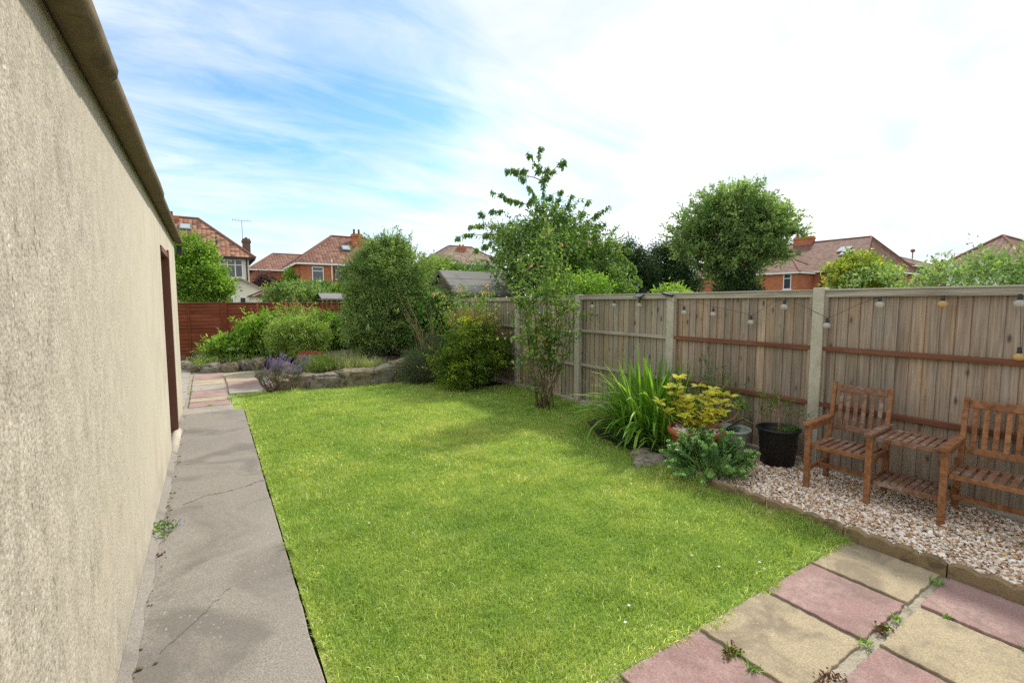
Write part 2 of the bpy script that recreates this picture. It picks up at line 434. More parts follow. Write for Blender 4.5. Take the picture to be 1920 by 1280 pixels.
LM = {
 'evergreen': leaf_mat('small evergreen leaves', [(0, (.035, .07, .02)), (.4, (.085, .145, .038)), (.7, (.175, .25, .075)), (1, (.3, .37, .14))], .35),
 'lime': leaf_mat('light green leaves', [(0, (.07, .14, .018)), (.5, (.14, .24, .03)), (1, (.28, .38, .07))], .4),
 'hebe': leaf_mat('variegated small leaves', [(0, (.09, .15, .03)), (.5, (.18, .26, .055)), (1, (.36, .42, .14))], .35),
 'mid': leaf_mat('mid green leaves', [(0, (.035, .085, .017)), (.5, (.075, .15, .028)), (1, (.16, .25, .05))], .35),
 'cherry': leaf_mat('cherry leaves', [(0, (.05, .1, .028)), (.5, (.11, .185, .045)), (1, (.2, .28, .06))], .38),
 'roundtree': leaf_mat('dull green tree leaves', [(0, (.07, .125, .045)), (.5, (.145, .215, .075)), (1, (.26, .33, .12))], .42),
 'dark': leaf_mat('dark green leaves', [(0, (.016, .036, .014)), (.5, (.032, .064, .022)), (1, (.07, .11, .035))], .25),
 'purple': leaf_mat('purple leaves', [(0, (.035, .018, .02)), (.5, (.075, .04, .042)), (1, (.13, .08, .075))], .25),
 'yellow': leaf_mat('yellow variegated leaves', [(0, (.18, .26, .04)), (.3, (.5, .5, .055)), (.65, (.68, .64, .09)), (1, (.8, .73, .24))], .35, .35),
 'sedum': leaf_mat('fleshy blue green leaves', [(0, (.03, .09, .028)), (.5, (.078, .155, .05)), (1, (.18, .28, .09))], .25, .4, .45),
 'sedum_bud': leaf_mat('pale green buds', [(0, (.14, .27, .07)), (1, (.28, .42, .13))], .25, .6),
 'strap': leaf_mat('strap leaves', [(0, (.05, .12, .016)), (.5, (.11, .22, .026)), (1, (.25, .38, .06))], .42, .38, .45),
 'berberis': leaf_mat('yellow green leaves', [(0, (.025, .055, .01)), (.4, (.07, .12, .014)), (.75, (.17, .25, .022)), (1, (.34, .42, .04))], .35),
 'copper': leaf_mat('coppery leaves', [(0, (.1, .06, .02)), (.5, (.17, .1, .03)), (1, (.3, .2, .06))], .35),
 'rosemary': leaf_mat('grey green needles', [(0, (.03, .05, .025)), (.5, (.075, .1, .05)), (1, (.17, .19, .11))], .25),
 'rose': leaf_mat('rose leaves', [(0, (.04, .09, .022)), (.5, (.085, .16, .036)), (.85, (.2, .28, .06)), (1, (.32, .17, .08))], .38, .5, .25),
 'lav': leaf_mat('lavender leaves', [(0, (.1, .13, .08)), (1, (.24, .28, .18))], .2),
 'lavflower': leaf_mat('lavender flowers', [(0, lin(104, 88, 150)), (1, lin(156, 140, 200))], .2),
 'redflower': leaf_mat('red flowers', [(0, lin(150, 60, 50)), (1, lin(200, 100, 84))], .2),
 'white': leaf_mat('white petals', [(0, (.7, .7, .66)), (1, (.85, .85, .82))], .2),
 'peach': leaf_mat('faded peach blooms', [(0, lin(190, 130, 96)), (1, lin(232, 196, 160))], .3),
 'tuft': leaf_mat('fine pale grass', [(0, (.12, .15, .06)), (.5, (.22, .25, .11)), (1, (.38, .36, .2))], .35),
 'elder': leaf_mat('elder leaves', [(0, (.08, .14, .05)), (.5, (.16, .24, .085)), (1, (.34, .4, .18))], .38),
 'orangelime': leaf_mat('yellow tipped leaves', [(0, (.06, .1, .014)), (.5, (.16, .22, .03)), (.85, (.38, .4, .06)), (1, (.5, .36, .06))], .4),
 'weedred': leaf_mat('red weed leaves', [(0, lin(84, 40, 32)), (.7, lin(122, 70, 52)), (1, lin(110, 112, 60))], .2),
}

# ------------------------------------------------------------------ foliage generators
def leaves(P, T, N, L, W, tint, shape='oval', fold=.18, droop=.1):
    n = len(P)
    if n == 0: return (np.zeros((0, 3)), np.zeros((0, 4), int), 0.)
    T = nrm(T); S = nrm(np.cross(T, N)); U = np.cross(S, T)
    L = np.broadcast_to(L, (n,))[:, None]; W = np.broadcast_to(W, (n,))[:, None]
    tint = np.clip(np.broadcast_to(tint, (n,)), 0, 1)
    if shape == 'rhomb':
        V = np.stack([P, P+T*L*.45+S*W*.5+U*W*fold, P+T*L-U*L*droop, P+T*L*.45-S*W*.5+U*W*fold], 1)
        F = np.array([[0, 1, 2], [0, 2, 3]]); k = 4
    else:
        V = np.stack([P, P+T*L*.28+S*W*.42+U*W*fold, P+T*L*.66+S*W*.42+U*(W*fold-L*droop*.4), P+T*L-U*L*droop,
                      P+T*L*.66-S*W*.42+U*(W*fold-L*droop*.4), P+T*L*.28-S*W*.42+U*W*fold], 1)
        F = np.array([[0, 1, 2, 3], [0, 3, 4, 5]]); k = 6
    Fa = (np.arange(n)[:, None, None]*k + F[None]).reshape(-1, F.shape[1])
    return (V.reshape(-1, 3), Fa, np.repeat(tint, k))

def rdir(g, n):
    return nrm(g.normal(size=(n, 3)))

def crown(g, blobs, nclump, nleaf, cr, L, asp=.5, out=.7, up=.25, rnd=.8, shell=.5, shape='rhomb', tmean=.45, tclump=.16, tleaf=.16, zmin=-1., droopdir=0., flat=1., over=0.):
    """leaf clumps spread through ellipsoid volumes; returns chunk and clump centres"""
    w = np.array([b[2] if len(b) > 2 else b[1][0]*b[1][1]*b[1][2] for b in blobs], float); w /= w.sum()
    idx = g.choice(len(blobs), nclump, p=w)
    C0 = np.array([b[0] for b in blobs], float)[idx]; R0 = np.array([b[1] for b in blobs], float)[idx]
    D = rdir(g, nclump)
    bad = D[:, 2] < zmin
    D[bad, 2] *= -1
    u = (shell + (1-shell)*g.random(nclump))**(1/2.)*(1+over*g.random(nclump)**2.5)
    C = C0 + D*R0*u[:, None]
    O = nrm(D/R0)
    ct = tmean + g.normal(0, tclump, nclump)
    ci = np.repeat(np.arange(nclump), nleaf)
    n = len(ci)
    off = g.normal(size=(n, 3))*cr*np.array([1, 1, flat])
    P = C[ci] + off
    T = nrm(O[ci]*out + g.normal(size=(n, 3))*rnd + np.array([0, 0, up-droopdir]))
    N = nrm(g.normal(size=(n, 3))*.7 + np.array([0, 0, 1.]))
    Ls = L*g.uniform(.7, 1.3, n)
    return leaves(P, T, N, Ls, Ls*asp, ct[ci]+g.normal(0, tleaf, n), shape), C

def straps(g, B, az, tilt, L, W, curve, tint, K=7, fold=.25):
    """arching strap leaves: B (n,3) bases, az heading, tilt from vertical at the base, curve = added tilt by the tip"""
    n = len(B); s = np.linspace(0, 1, K)
    ang = tilt[:, None] + curve[:, None]*s[None]**1.4
    ds = (L/(K-1))[:, None]
    r = np.cumsum(np.sin(ang)*ds, 1) - np.sin(ang[:, :1])*ds; z = np.cumsum(np.cos(ang)*ds, 1) - np.cos(ang[:, :1])*ds
    H = np.stack([np.cos(az), np.sin(az), 0*az], 1); S = np.stack([-np.sin(az), np.cos(az), 0*az], 1)
    Cn = B[:, None] + H[:, None]*r[..., None]; Cn[..., 2] += z
    wp = (np.sin(np.clip(s*.86+.14, 0, 1)*math.pi)**.6)*.5; wp[-1] = .02
    ww = W[:, None]*wp[None]
    nv = np.stack([-np.cos(ang)*np.cos(az)[:, None], -np.cos(ang)*np.sin(az)[:, None], np.sin(ang)], -1)
    Lf = Cn + S[:, None]*ww[..., None] + nv*(ww*fold)[..., None]
    Rt = Cn - S[:, None]*ww[..., None] + nv*(ww*fold)[..., None]
    V = np.stack([Lf, Cn, Rt], 2).reshape(n, K*3, 3)
    F = []
    for i in range(K-1):
        a = i*3; b = a+3
        F += [[a, a+1, b+1, b], [a+1, a+2, b+2, b+1]]
    F = np.array(F)
    Fa = (np.arange(n)[:, None, None]*K*3 + F[None]).reshape(-1, 4)
    return (V.reshape(-1, 3), Fa, np.repeat(np.clip(tint, 0, 1), K*3))

def branch_path(g, a, b, k=5, wob=.08, sag=0.):
    a = np.array(a, float); b = np.array(b, float); L = np.linalg.norm(b-a)
    p = [a+(b-a)*t + (g.normal(size=3)*wob*L*math.sin(math.pi*t)) + np.array([0, 0, sag*L*math.sin(math.pi*t)]) for t in np.linspace(0, 1, k)]
    return [tuple(q) for q in p]

def leafy(g, path, n, L, asp, tmean=.5, start=.2, spread=.03, droop=0., up=.2, shape='oval', tv=.16, out=.8, clump=0):
    """leaves set along a twig"""
    path = np.array(path); seg = len(path)-1
    t = g.random(n)
    if clump:
        cc = np.append(g.random(clump), .97); t = np.clip(cc[g.integers(len(cc), size=n)]+g.normal(0, .035, n), 0, .999)
    t = (start+(1-start)*t)*seg; i = np.minimum(t.astype(int), seg-1); f = (t-i)[:, None]
    P = path[i]*(1-f)+path[i+1]*f + g.normal(size=(n, 3))*spread
    ax = nrm(path[i+1]-path[i])
    T = nrm(ax*.5 + rdir(g, n)*out + np.array([0, 0, up-droop]))
    N = nrm(g.normal(size=(n, 3))*.5+np.array([0, 0, 1.]))
    Ls = L*g.uniform(.65, 1.25, n)
    return leaves(P, T, N, Ls, Ls*asp, tmean+g.normal(0, tv, n), shape)

# ------------------------------------------------------------------ rocks
ICO = {}
def ico(sub):
    if sub not in ICO:
        bm = bmesh.new(); bmesh.ops.create_icosphere(bm, subdivisions=sub, radius=1.)
        ICO[sub] = (np.array([v.co[:] for v in bm.verts]), np.array([[v.index for v in f.verts] for f in bm.faces])); bm.free()
    return ICO[sub]
def rock(name, loc, size, seed, mat, label=None, cat='stone', group=None, rz=0., rough=.22, sub=4, sq=.55, kind=None):
    V, F = ico(sub); V = V.copy()
    V = np.sign(V)*np.abs(V)**sq; V /= np.max(np.abs(V))
    out = []
    for p in V:
        q = Vector(p)*1.1+Vector((seed*7.3, seed*3.1, seed*1.7))
        d = mnoise.fractal(q, .75, 2.1, 7)*rough*1.1 + mnoise.noise(q*.6)*rough*.8 - abs(mnoise.noise(q*2.3))*rough*.7
        out.append(p*(1+d))
    V = np.array(out)*np.array(size)/2
    o = fast(name, [(V, F, .5)], mat, None, True)
    o.location = (loc[0], loc[1], loc[2]); o.rotation_euler = (0, 0, rz)
    return tag(o, label, cat, group, kind)

# =================================================================== SETTING
def sheet(name, poly, z, mat, thick=.0):
    m = MB()
    if thick: m.prism(poly, z-thick, z)
    else: m.add([(x, y, z) for x, y in poly], [tuple(range(len(poly)))])
    return tag(m.build(name, mat), kind='structure')
n = NT('distant ground'); n.pbsdf(n.mix(n.noise(n.coord((1, 1, 1), False), .2, 5), (.06, .09, .025), (.11, .12, .05)), .95, spec=.1); M['ground'] = n.m
sheet('ground', [(-600, -300), (600, -300), (600, 900), (-600, 900)], -.07, M['ground'])
LAWN = [(.37, 1.49), (3.84, 1.49), (3.84, 3.25), (4.05, 3.6), (4.1, 4.4), (4.5, 5.1), (5.2, 5.3), (5.2, 8.3), (4.3, 8.5), (4.45, 9.4), (4.3, 9.75), (3.4, 10.0), (2.3, 9.95), (1.25, 10.2), (.22, 10.25), (.22, 8.75), (.37, 8.7)]
sheet('lawn', LAWN, .0, M['turf'])
# concrete path with a worn edge
m = MB()
g0 = np.random.default_rng(3)
ys = np.linspace(-1.5, 8.68, 120)
edge = .355 + np.array([mnoise.noise(Vector((y*2.2, 3., 0)))*.010 + mnoise.noise(Vector((y*11, 7., 0)))*.005 for y in ys])
V = []; F = []
for y, e in zip(ys, edge):
    V += [(-.62, y, .03), (e-.008, y, .028), (e, y, .018), (e+.002, y, -.06)]
for i in range(len(ys)-1):
    for k in range(3): F.append((i*4+k, i*4+k+1, i*4+k+5, i*4+k+4))
m.add(V, F); e = len(ys)-1; m.add([(-.62, ys[e], .03), (edge[e], ys[e], .028), (edge[e], ys[e], -.06), (-.62, ys[e], -.06)], [(0, 3, 2, 1)])
path = tag(m.build('concrete_path', M['path']), kind='structure')
# cracks in the path
def crack(pts, w, g):
    mm = MB(); P = []
    for a, b in zip(pts[:-1], pts[1:]):
        for t in np.linspace(0, 1, 9)[:-1]:
            P.append((a[0]+(b[0]-a[0])*t+g.normal(0, .006), a[1]+(b[1]-a[1])*t+g.normal(0, .008)))
    V = []; F = []
    for i, p in enumerate(P):
        ww = w*g.uniform(.3, 1.2)
        V += [(p[0], p[1]-ww, .0335), (p[0], p[1]+ww, .0335)]
    for i in range(len(P)-1): F.append((i*2, i*2+2, i*2+3, i*2+1))
    return V, F
cm = MB()
for pts, w in (([(.34, 5.02), (.2, 4.93), (.02, 4.86), (-.12, 4.87), (-.3, 4.72)], .004), ([(-.28, 2.75), (-.1, 2.98), (.02, 3.2)], .0025)):
    cm.add(*crack(pts, w, g0))
tag(cm.build('path_crack', plain('crack dirt', (.045, .04, .036), .95)), kind='structure')  # thin dark strips laid on the path surface as its cracks
# patio bed under the slabs
sheet('patio', [(.37, -4.5), (5.3, -4.5), (5.3, .3), (3.84, .3), (3.84, 1.52), (.37, 1.52)], -.002, M['mortar'])
sheet('back_paving_bed', [(-1.3, 8.6), (.3, 8.6), (.3, 10.2), (3.3, 9.9), (3.3, 14.2), (-.3, 14.2), (-.5, 17.4), (-1.3, 17.4)], -.01, M['mortar'])
sheet('gravel_bed', [(3.87, .3), (5.24, .3), (5.24, 3.75), (4.05, 3.5), (3.87, 3.1)], .012, concrete('gravel fines', lin(190, 170, 146), .5, lin(140, 116, 92), 9, .6, .95, 70))
sheet('soil_border', [(4.0, 3.5), (5.24, 3.72), (5.24, 5.4), (4.45, 5.15), (4.05, 4.45)], .004, M['soil'])
sheet('back_border', [(4.15, 8.35), (5.24, 8.2), (5.24, 10.4), (3.4, 10.4), (3.4, 9.98), (4.3, 9.72), (4.4, 9.3)], .002, M['soil'])

# rockery mound
def rockery():
    poly = [(-.65, 15.4), (-.45, 14.35), (.2, 13.95), (1.0, 14.15), (1.5, 12.9), (1.25, 10.55), (2.3, 10.25), (3.4, 10.2), (4.4, 10.1), (5.24, 9.9), (5.24, 17.4), (-.8, 17.4)]
    nx, ny = 70, 90
    X = np.linspace(-.9, 5.24, nx); Y = np.linspace(9.9, 17.4, ny)
    def sd(px, py):
        best = 1e9; inside = False; k = len(poly)
        for i in range(k):
            x1, y1 = poly[i]; x2, y2 = poly[(i+1) % k]
            dx, dy = x2-x1, y2-y1; t = max(0, min(1, ((px-x1)*dx+(py-y1)*dy)/(dx*dx+dy*dy)))
            best = min(best, math.hypot(px-x1-t*dx, py-y1-t*dy))
            if (y1 > py) != (y2 > py) and px < (x2-x1)*(py-y1)/(y2-y1)+x1: inside = not inside
        return best if inside else -best
    V = []
    for y in Y:
        for x in X:
            d = sd(x, y); s = max(0, min(1, (d+.02)/.3)); s = s*s*(3-2*s)
            z = -.05 + s*.3 + max(0, min(1, (d-.2)/1.5))*.16 + mnoise.fractal(Vector((x*2, y*2, 1)), 1, 2, 4)*.04*s
            V.append((x, y, z))
    F = [(j*nx+i, j*nx+i+1, (j+1)*nx+i+1, (j+1)*nx+i) for j in range(ny-1) for i in range(nx-1)]
    o = fast('rockery_soil', [(np.array(V), np.array(F), .5)], M['soil'], None, True)
    return tag(o, kind='structure')
rockery()

# =================================================================== GARAGE on the left
gar = thing('garage', 'cream roughcast garage wall with cement gutter along the concrete path', 'garage', (-.405, 0, 0), .0075)
m = MB(); D = -3.
m.bb((D, -2.5, -.05), (0, 6.42, 2.74)); m.bb((D, 7.46, -.05), (0, 9.3, 2.74)); m.bb((D, 6.42, 2.36), (0, 7.46, 2.74)); m.bb((D, 6.42, -.05), (0, 7.46, .06))
m.build('wall', M['render'], gar)
m = MB(); m.box((-.09, 6.94, 1.2), (.04, .92, 2.24)); dr = m.build('door', M['door'], gar)
m = MB(); m.bb((-.069, 6.6, 1.25), (-.065, 7.28, 2.1)); m.build('pane', M['pane'], dr)
m = MB(); m.bb((-.0695, 6.56, 1.02), (-.03, 6.6, 1.06)); m.build('handle', M['metal'], dr)
m = MB(); m.bb((-.08, 6.425, .1), (-.006, 6.48, 2.355)); m.bb((-.08, 7.40, .1), (.022, 7.49, 2.39)); m.bb((-.08, 6.48, 2.29), (.012, 7.39, 2.355))
m.build('door_frame', M['frame_brown'], gar, bev=.004)
m = MB(); m.tube([(.0, 6.40, .04), (.0, 7.0, .045), (.0, 7.53, .04)], [.05, .055, .05], 14); m.build('door_step', M['render'], gar, True)
# gutter sections
for i, (y0, y1, sc) in enumerate(((-2.5, 2.70, 1.06), (2.70, 5.46, .97), (5.46, 9.46, .89))):
    prof = [(.001, 2.725), (.004, 2.69), (.022, 2.672), (.055, 2.664), (.09, 2.670), (.114, 2.690), (.120, 2.722), (.112, 2.724), (.104, 2.697), (.085, 2.684), (.055, 2.678), (.03, 2.686), (.016, 2.70), (.012, 2.727)]
    V = []; F = []; k = len(prof); nn = 40
    for j in range(nn+1):
        y = y0+(y1-y0)*j/nn
        wv = mnoise.noise(Vector((y*.9, 5, i)))*.004
        for (x, z) in prof:
            V.append((x*sc+wv*(x > .02), y, 2.735+(z-2.735)*sc+wv))
    for j in range(nn):
        for q in range(k): F.append((j*k+q, j*k+(q+1) % k, (j+1)*k+(q+1) % k, (j+1)*k+q))
    F.append(tuple(range(k))); F.append(tuple(reversed([nn*k+q for q in range(k)])))
    m = MB(); m.add(V, F); gt = m.build('gutter', M['gutter'], gar, True)
    if i < 2:
        m = MB(); pp = [(x*sc*.985, 2.735+(z-2.735)*sc*.985) for x, z in prof[:7]]; V = []
        for y in (y1+.0005, y1+.014): V += [(x, y, z) for x, z in pp]
        m.add(V, [(q, q+1, q+8, q+7) for q in range(6)]); m.build('joint', M['pipe'], gt, True)
m = MB(); m.bb((.03, 9.31, 2.5), (.1, 9.4, 2.64)); m.build('downpipe', M['pipe'], gar)
m = MB(); V = []; F = []
for j in range(181):
    y = -2.5+j*12/180
    z = .02*math.sin(y*2*math.pi/.15)
    V += [(.03, y, 2.79+z), (-3.2, y, 3.1+z)]
for j in range(180): F.append((j*2, j*2+1, j*2+3, j*2+2))
m.add(V, F); m.build('roof', M['felt'], gar)
# mortar fillet and crumbs along the wall base
m = MB(); g = np.random.default_rng(8); V = []; F = []
for j in range(120):
    y = 1.2+j*.06
    w = .05+.03*mnoise.noise(Vector((y*3, 1, 1)))+.02*mnoise.noise(Vector((y*13, 1, 1)))
    V += [(-.405-.0075*y+.001, y, .075), (-.405-.0075*y+w*.5, y, .05), (-.405-.0075*y+w, y, .034)]
for j in range(119):
    F += [(j*3, j*3+1, j*3+4, j*3+3), (j*3+1, j*3+2, j*3+5, j*3+4)]
m.add(V, F); tag(m.build('mortar_fillet', M['path']), kind='structure')
ch = []; V0, F0 = ico(1)
for k in range(420):
    y = g.uniform(1.6, 8.6); s = g.lognormal(math.log(.0042), .5)
    if mnoise.noise(Vector((y*2.5, 9, 2))) < -.0: continue
    rot = np.array(Matrix.Rotation(g.uniform(0, 6.28), 3, 'Z'))
    ch.append(((V0*np.array([s*1.5, s, s*.6])) @ rot.T + np.array([-.405-.0075*y+abs(g.normal(.05, .025)), y, .034+s*.3]), F0, g.random()))
tag(fast('leaf_litter', ch, leaf_mat('dry litter', [(0, lin(70, 56, 44)), (.6, lin(120, 100, 80)), (1, lin(170, 150, 124))], 0.)), 'crumbs of mortar and dry leaf litter along the foot of the garage wall', 'litter', kind='stuff')

# =================================================================== FENCE on the right
FX = 5.32
fen = thing('closeboard_fence', 'tall weathered closeboard fence with concrete posts along the right side', 'fence', (FX, 0, 0))
PY = [-3.32, -1.4, .52, 2.44, 4.30, 6.25, 8.18, 10.1, 12.0, 13.9, 15.8, 17.4]
TOP = [1.862, 1.862, 1.862, 1.862, 1.862, 1.852, 1.848, 1.845, 1.845, 1.84, 1.84, 1.84]
def post(y, h):
    m = MB(); m.prism([(-.055, y-.055), (.055, y-.055), (.055, y+.055), (-.055, y+.055)], -.3, h)
    return m.build('post', M['post'], fen, bev=.008)
for y, h in zip(PY, TOP): post(y, h+.018)
for i in range(11):
    y0, y1 = PY[i]+.057, PY[i+1]-.057; zt = TOP[i]-.005; g = np.random.default_rng(40+i)
    near = i < 4
    m = MB(); nb = 17 if i != 2 else 18; w = (y1-y0)/nb
    yy = y0
    for b in range(nb):
        t = float(np.clip(g.normal(.5, .24), 0, 1)); ww = w
        a0 = g.uniform(0, .004)
        # feather-edge: thick side laps over the thin side of the board before
        V = [(.0+a0, yy, .065), (.010+a0, yy+ww+.012, .065), (.024, yy+ww+.012, .065), (.024, yy, .065)]
        jit = g.uniform(-.003, .003, 2)
        V2 = [(x, y_+jit[0], zt-.02) for x, y_, z in V]
        m.cur = 0; m.add(V+V2, [(3, 2, 1, 0), (4, 5, 6, 7), (0, 1, 5, 4), (1, 2, 6, 5), (2, 3, 7, 6)], t)
        m.cur = 1; m.add([V[3], V[0], V2[0], V2[3]], [(0, 1, 2, 3)], t)
        yy += w
    pn = m.build('fence_panel', [M['board'] if near else M['board_grey'], M['board_edge']], fen)
    if near: pn['label'] = 'brown grey panel with red brown rails'
    for z, red in ((zt-.6, near), (zt-1.18, near)):
        m = MB(); m.bb((-.036, y0, z-.024), (.0-.001, y1, z+.024)); m.build('rail', M['rail_red'] if red else M['rail_grey'], pn, bev=.004)
    m = MB(); m.bb((-.036, y0, zt-.075), (-.001, y1, zt-.012)); m.build('rail', M['rail_grey'], pn, bev=.004)
    m = MB(); m.bb((-.045, y0-.002, zt-.011), (.035, y1+.002, zt+.006)); m.build('cap', M['rail_grey'], pn, bev=.004)
    for ye in (y0, y1):
        s = 1 if ye == y0 else -1
        m = MB(); m.bb((-.034, ye, .066), (-.0015, ye+s*.03, zt-.077)); m.build('batten', M['rail_grey'] if not near else M['board'], pn)
    m = MB(); m.bb((-.028, y0, -.2), (.022, y1, .062)); m.build('gravel_board', M['post'], fen, bev=.005)

# string lights
sl = thing('string_lights', 'festoon string lights with clear round bulbs hung along the fence top', 'string lights', (5.265, 0, 0))
bulbs = [(5.85, 1.745, 0), (5.35, 1.765, 0), (4.84, 1.77, 0), (4.06, 1.675, 0), (3.63, 1.66, 0), (3.14, 1.575, 0), (2.77, 1.755, 0), (2.33, 1.57, 0), (1.9, 1.78, 0), (1.45, 1.785, 1), (.995, 1.79, 0), (.975, 1.38, 1)]
cp = [(5.95, 1.79), (5.85, 1.745), (5.6, 1.775), (5.35, 1.765), (5.1, 1.78), (4.84, 1.77), (4.55, 1.79), (4.3, 1.77), (4.18, 1.72), (4.06, 1.675), (3.85, 1.735), (3.75, 1.70), (3.63, 1.675), (3.4, 1.64), (3.14, 1.58), (3.0, 1.66), (2.88, 1.745), (2.77, 1.755), (2.6, 1.70), (2.47, 1.635), (2.33, 1.57), (2.2, 1.64), (2.05, 1.72), (1.9, 1.78), (1.7, 1.79), (1.45, 1.785), (1.2, 1.80), (.995, 1.79), (.985, 1.6), (.975, 1.38)]
def bx(y): return -.004 if abs(y-2.33) > .1 and abs(y-4.25) > .1 else -.025
m = MB(); m.tube([(bx(y), y, z+.002) for y, z in cp], .0018, 5); m.build('cable', M['cable'], sl)
for y, z, am in bulbs:
    m = MB(); m.lathe([(.006, .004), (.012, 0), (.013, -.03), (.015, -.034), (.015, -.042)], (bx(y)-.012, y, z), 14)
    so = m.build('socket', M['black_plastic'], sl, True)
    m = MB(); m.lathe([(.012, -.042), (.019, -.045), (.031, -.054), (.037, -.067), (.036, -.08), (.028, -.092), (.013, -.099), (.002, -.1)], (bx(y)-.012, y, z), 20)
    m.build('bulb', M['glass_amber'] if am else M['glass'], so, True)
m = MB(); m.box((-.04, 4.83, 1.83), (.10, .13, .012), Matrix.Rotation(R(-25), 3, 'Y')); m.bb((-.03, 4.81, 1.76), (-.012, 4.85, 1.82)); m.build('solar_panel', M['solar'], sl, bev=.003)
m = MB(); m.box((-.02, 4.33, 1.84), (.06, .17, .03), Matrix.Rotation(R(12), 3, 'X')); m.build('battery_box', M['black_plastic'], sl, bev=.006)

# =================================================================== RED LAP FENCE at the back
rf = thing('lap_fence', 'dark red brown horizontal lap fence across the far end', 'fence', (0, 17.5, 0))
RX = [-3.4, -1.55, .3, 2.12, 3.97, 5.2]
for i, x in enumerate(RX[:-1]):
    m = MB(); m.bb((x-.045, -.045, -.2), (x+.045, .045, 1.80)); m.build('post', M['lap'], rf, bev=.006)
for i in range(5):
    x0, x1 = RX[i]+.046, RX[i+1]-.046; g = np.random.default_rng(70+i); m = MB(); nb = 15; zt = 1.73
    for b in range(nb):
        z0 = .06+b*(zt-.06)/nb; z1 = z0+(zt-.06)/nb+.018
        nx = 14; V = []; F = []
        ph = g.uniform(0, 50)
        for k in range(nx+1):
            x = x0+(x1-x0)*k/nx; wv = mnoise.noise(Vector((x*2.5, ph, 0)))*.012
            V += [(x, -.004, z1), (x, -.018, z0+wv), (x, -.004, z0+wv)]
        for k in range(nx): F += [(k*3, k*3+1, k*3+4, k*3+3), (k*3+1, k*3+2, k*3+5, k*3+4)]
        m.add(V, F, float(np.clip(g.normal(.5, .2), 0, 1)))
    m.bb((x0, .0, .06), (x1, .006, zt))
    pn = m.build('fence_panel', M['lap'], rf)
    m = MB()
    for f in ((0, .5, 1) if i != 2 else (0, .33, .66, 1)):
        xx = x0+.02+(x1-x0-.04)*f; m.bb((xx-.02, -.04, .06), (xx+.02, -.019, zt))
    m.build('batten', M['lap'], pn)
    m = MB(); m.bb((x0, -.05, zt+.002), (x1, .02, zt+.024)); m.build('cap', M['lap_cap'], pn)

# low brick course by the far end of the path
m = MB(); m.bb((-1.4, 17.2, -.05), (-.75, 17.4, .14)); tag(m.build('low_brick_wall', M['brick_old'], bev=.01), 'low course of worn bricks in front of the red fence', 'low wall')

# =================================================================== PATIO SLABS
slabs = [
 ('red', 1.52, 2.075, .97, 1.47, 'red slab at the front edge of the lawn, nearest the path'),
 ('yellow', 2.105, 2.70, .965, 1.475, 'buff slab between two red slabs along the lawn edge'),
 ('red', 2.735, 3.26, .97, 1.475, 'red slab along the lawn edge between two buff slabs'),
 ('yellow', 3.29, 3.82, .97, 1.475, 'buff slab in the corner between lawn and scalloped edging'),
 ('red', 3.335, 3.82, .4, .925, 'red slab against the scalloped edging, second from the lawn'),
 ('yellow', 2.765, 3.305, .4, .915, 'buff slab with a large grey stain, right of the mossy joint'),
 ('red', 2.17, 2.735, .4, .905, 'red slab cut off by the bottom of the photo, right of the weedy buff slab'),
]
def slab(x0, x1, y0, y1, top, mat, label, name='paving_slab', group='paving slabs of the patio', seed=0):
    g = np.random.default_rng(seed+100)
    cx, cy = (x0+x1)/2, (y0+y1)/2
    nseg = 16; P = []
    for (a, b) in (((x0, y0), (x1, y0)), ((x1, y0), (x1, y1)), ((x1, y1), (x0, y1)), ((x0, y1), (x0, y0))):
        for t in np.linspace(0, 1, nseg, endpoint=False):
            P.append((a[0]+(b[0]-a[0])*t-cx+g.normal(0, .0032), a[1]+(b[1]-a[1])*t-cy+g.normal(0, .0032)))
    m = MB(); m.prism(P, -.03, 0)
    o = m.build(name, mat); bevel(o, .006, 2)
    o.location = (cx, cy, top); o.rotation_euler = (g.normal(0, .004), g.normal(0, .004), 0)
    return tag(o, label, 'paving slab', group)
for i, (c, x0, x1, y0, y1, lb) in enumerate(slabs):
    slab(x0, x1, y0, y1, .015, M['slab_'+c], lb, seed=i)
# back paving
back = [
 ('grey', -.5, .22, 8.74, 9.22, 'pale cracked slab crossing the end of the concrete path'),
 ('red', -.4, .17, 9.26, 9.72, 'pinkish slab, first row beyond the cracked pale slab'),
 ('yellow', -.4, .16, 9.76, 10.16, 'buff slab in the narrow row beside the lawn corner'),
 ('red', -.41, .15, 10.2, 10.95, 'long pink slab of the middle row behind the lawn corner'),
 ('grey', -.42, .15, 10.99, 11.7, 'pale worn slab halfway along the back path'),
 ('yellow', -.43, .14, 11.74, 12.5, 'buff slab just short of the stone edged bed'),
 ('red', -.44, .14, 12.54, 13.6, 'farthest pink slab touching the stone edged bed'),
 ('grey', -1.05, -.47, 9.4, 11.0, 'grey slab at the garage corner'),
 ('grey', -1.08, -.5, 11.05, 13.0, 'grey slab second beyond the garage corner'),
 ('grey', -1.1, -.53, 13.05, 15.0, 'farthest grey slab by the red fence'),
 ('grey', .2, .78, 10.32, 11.0, 'greyish slab left of the lavender at the lawn edge'),
 ('red', .82, 1.3, 10.34, 11.05, 'pink slab behind the lavender stems'),
 ('red', .2, .8, 11.04, 11.9, 'pink slab in the middle of the wide back paving'),
 ('grey', .84, 1.38, 11.1, 12.0, 'pale slab beside the big rockery stones'),
 ('yellow', .19, .82, 11.94, 12.9, 'cream slab towards the left rockery bed'),
 ('red', .86, 1.42, 12.04, 13.0, 'dusky pink slab tucked into the rockery corner'),
]
for i, (c, x0, x1, y0, y1, lb) in enumerate(back):
    slab(x0, x1, y0, y1, .02, M['back_'+c], lb, group='paving slabs behind the lawn', seed=30+i)

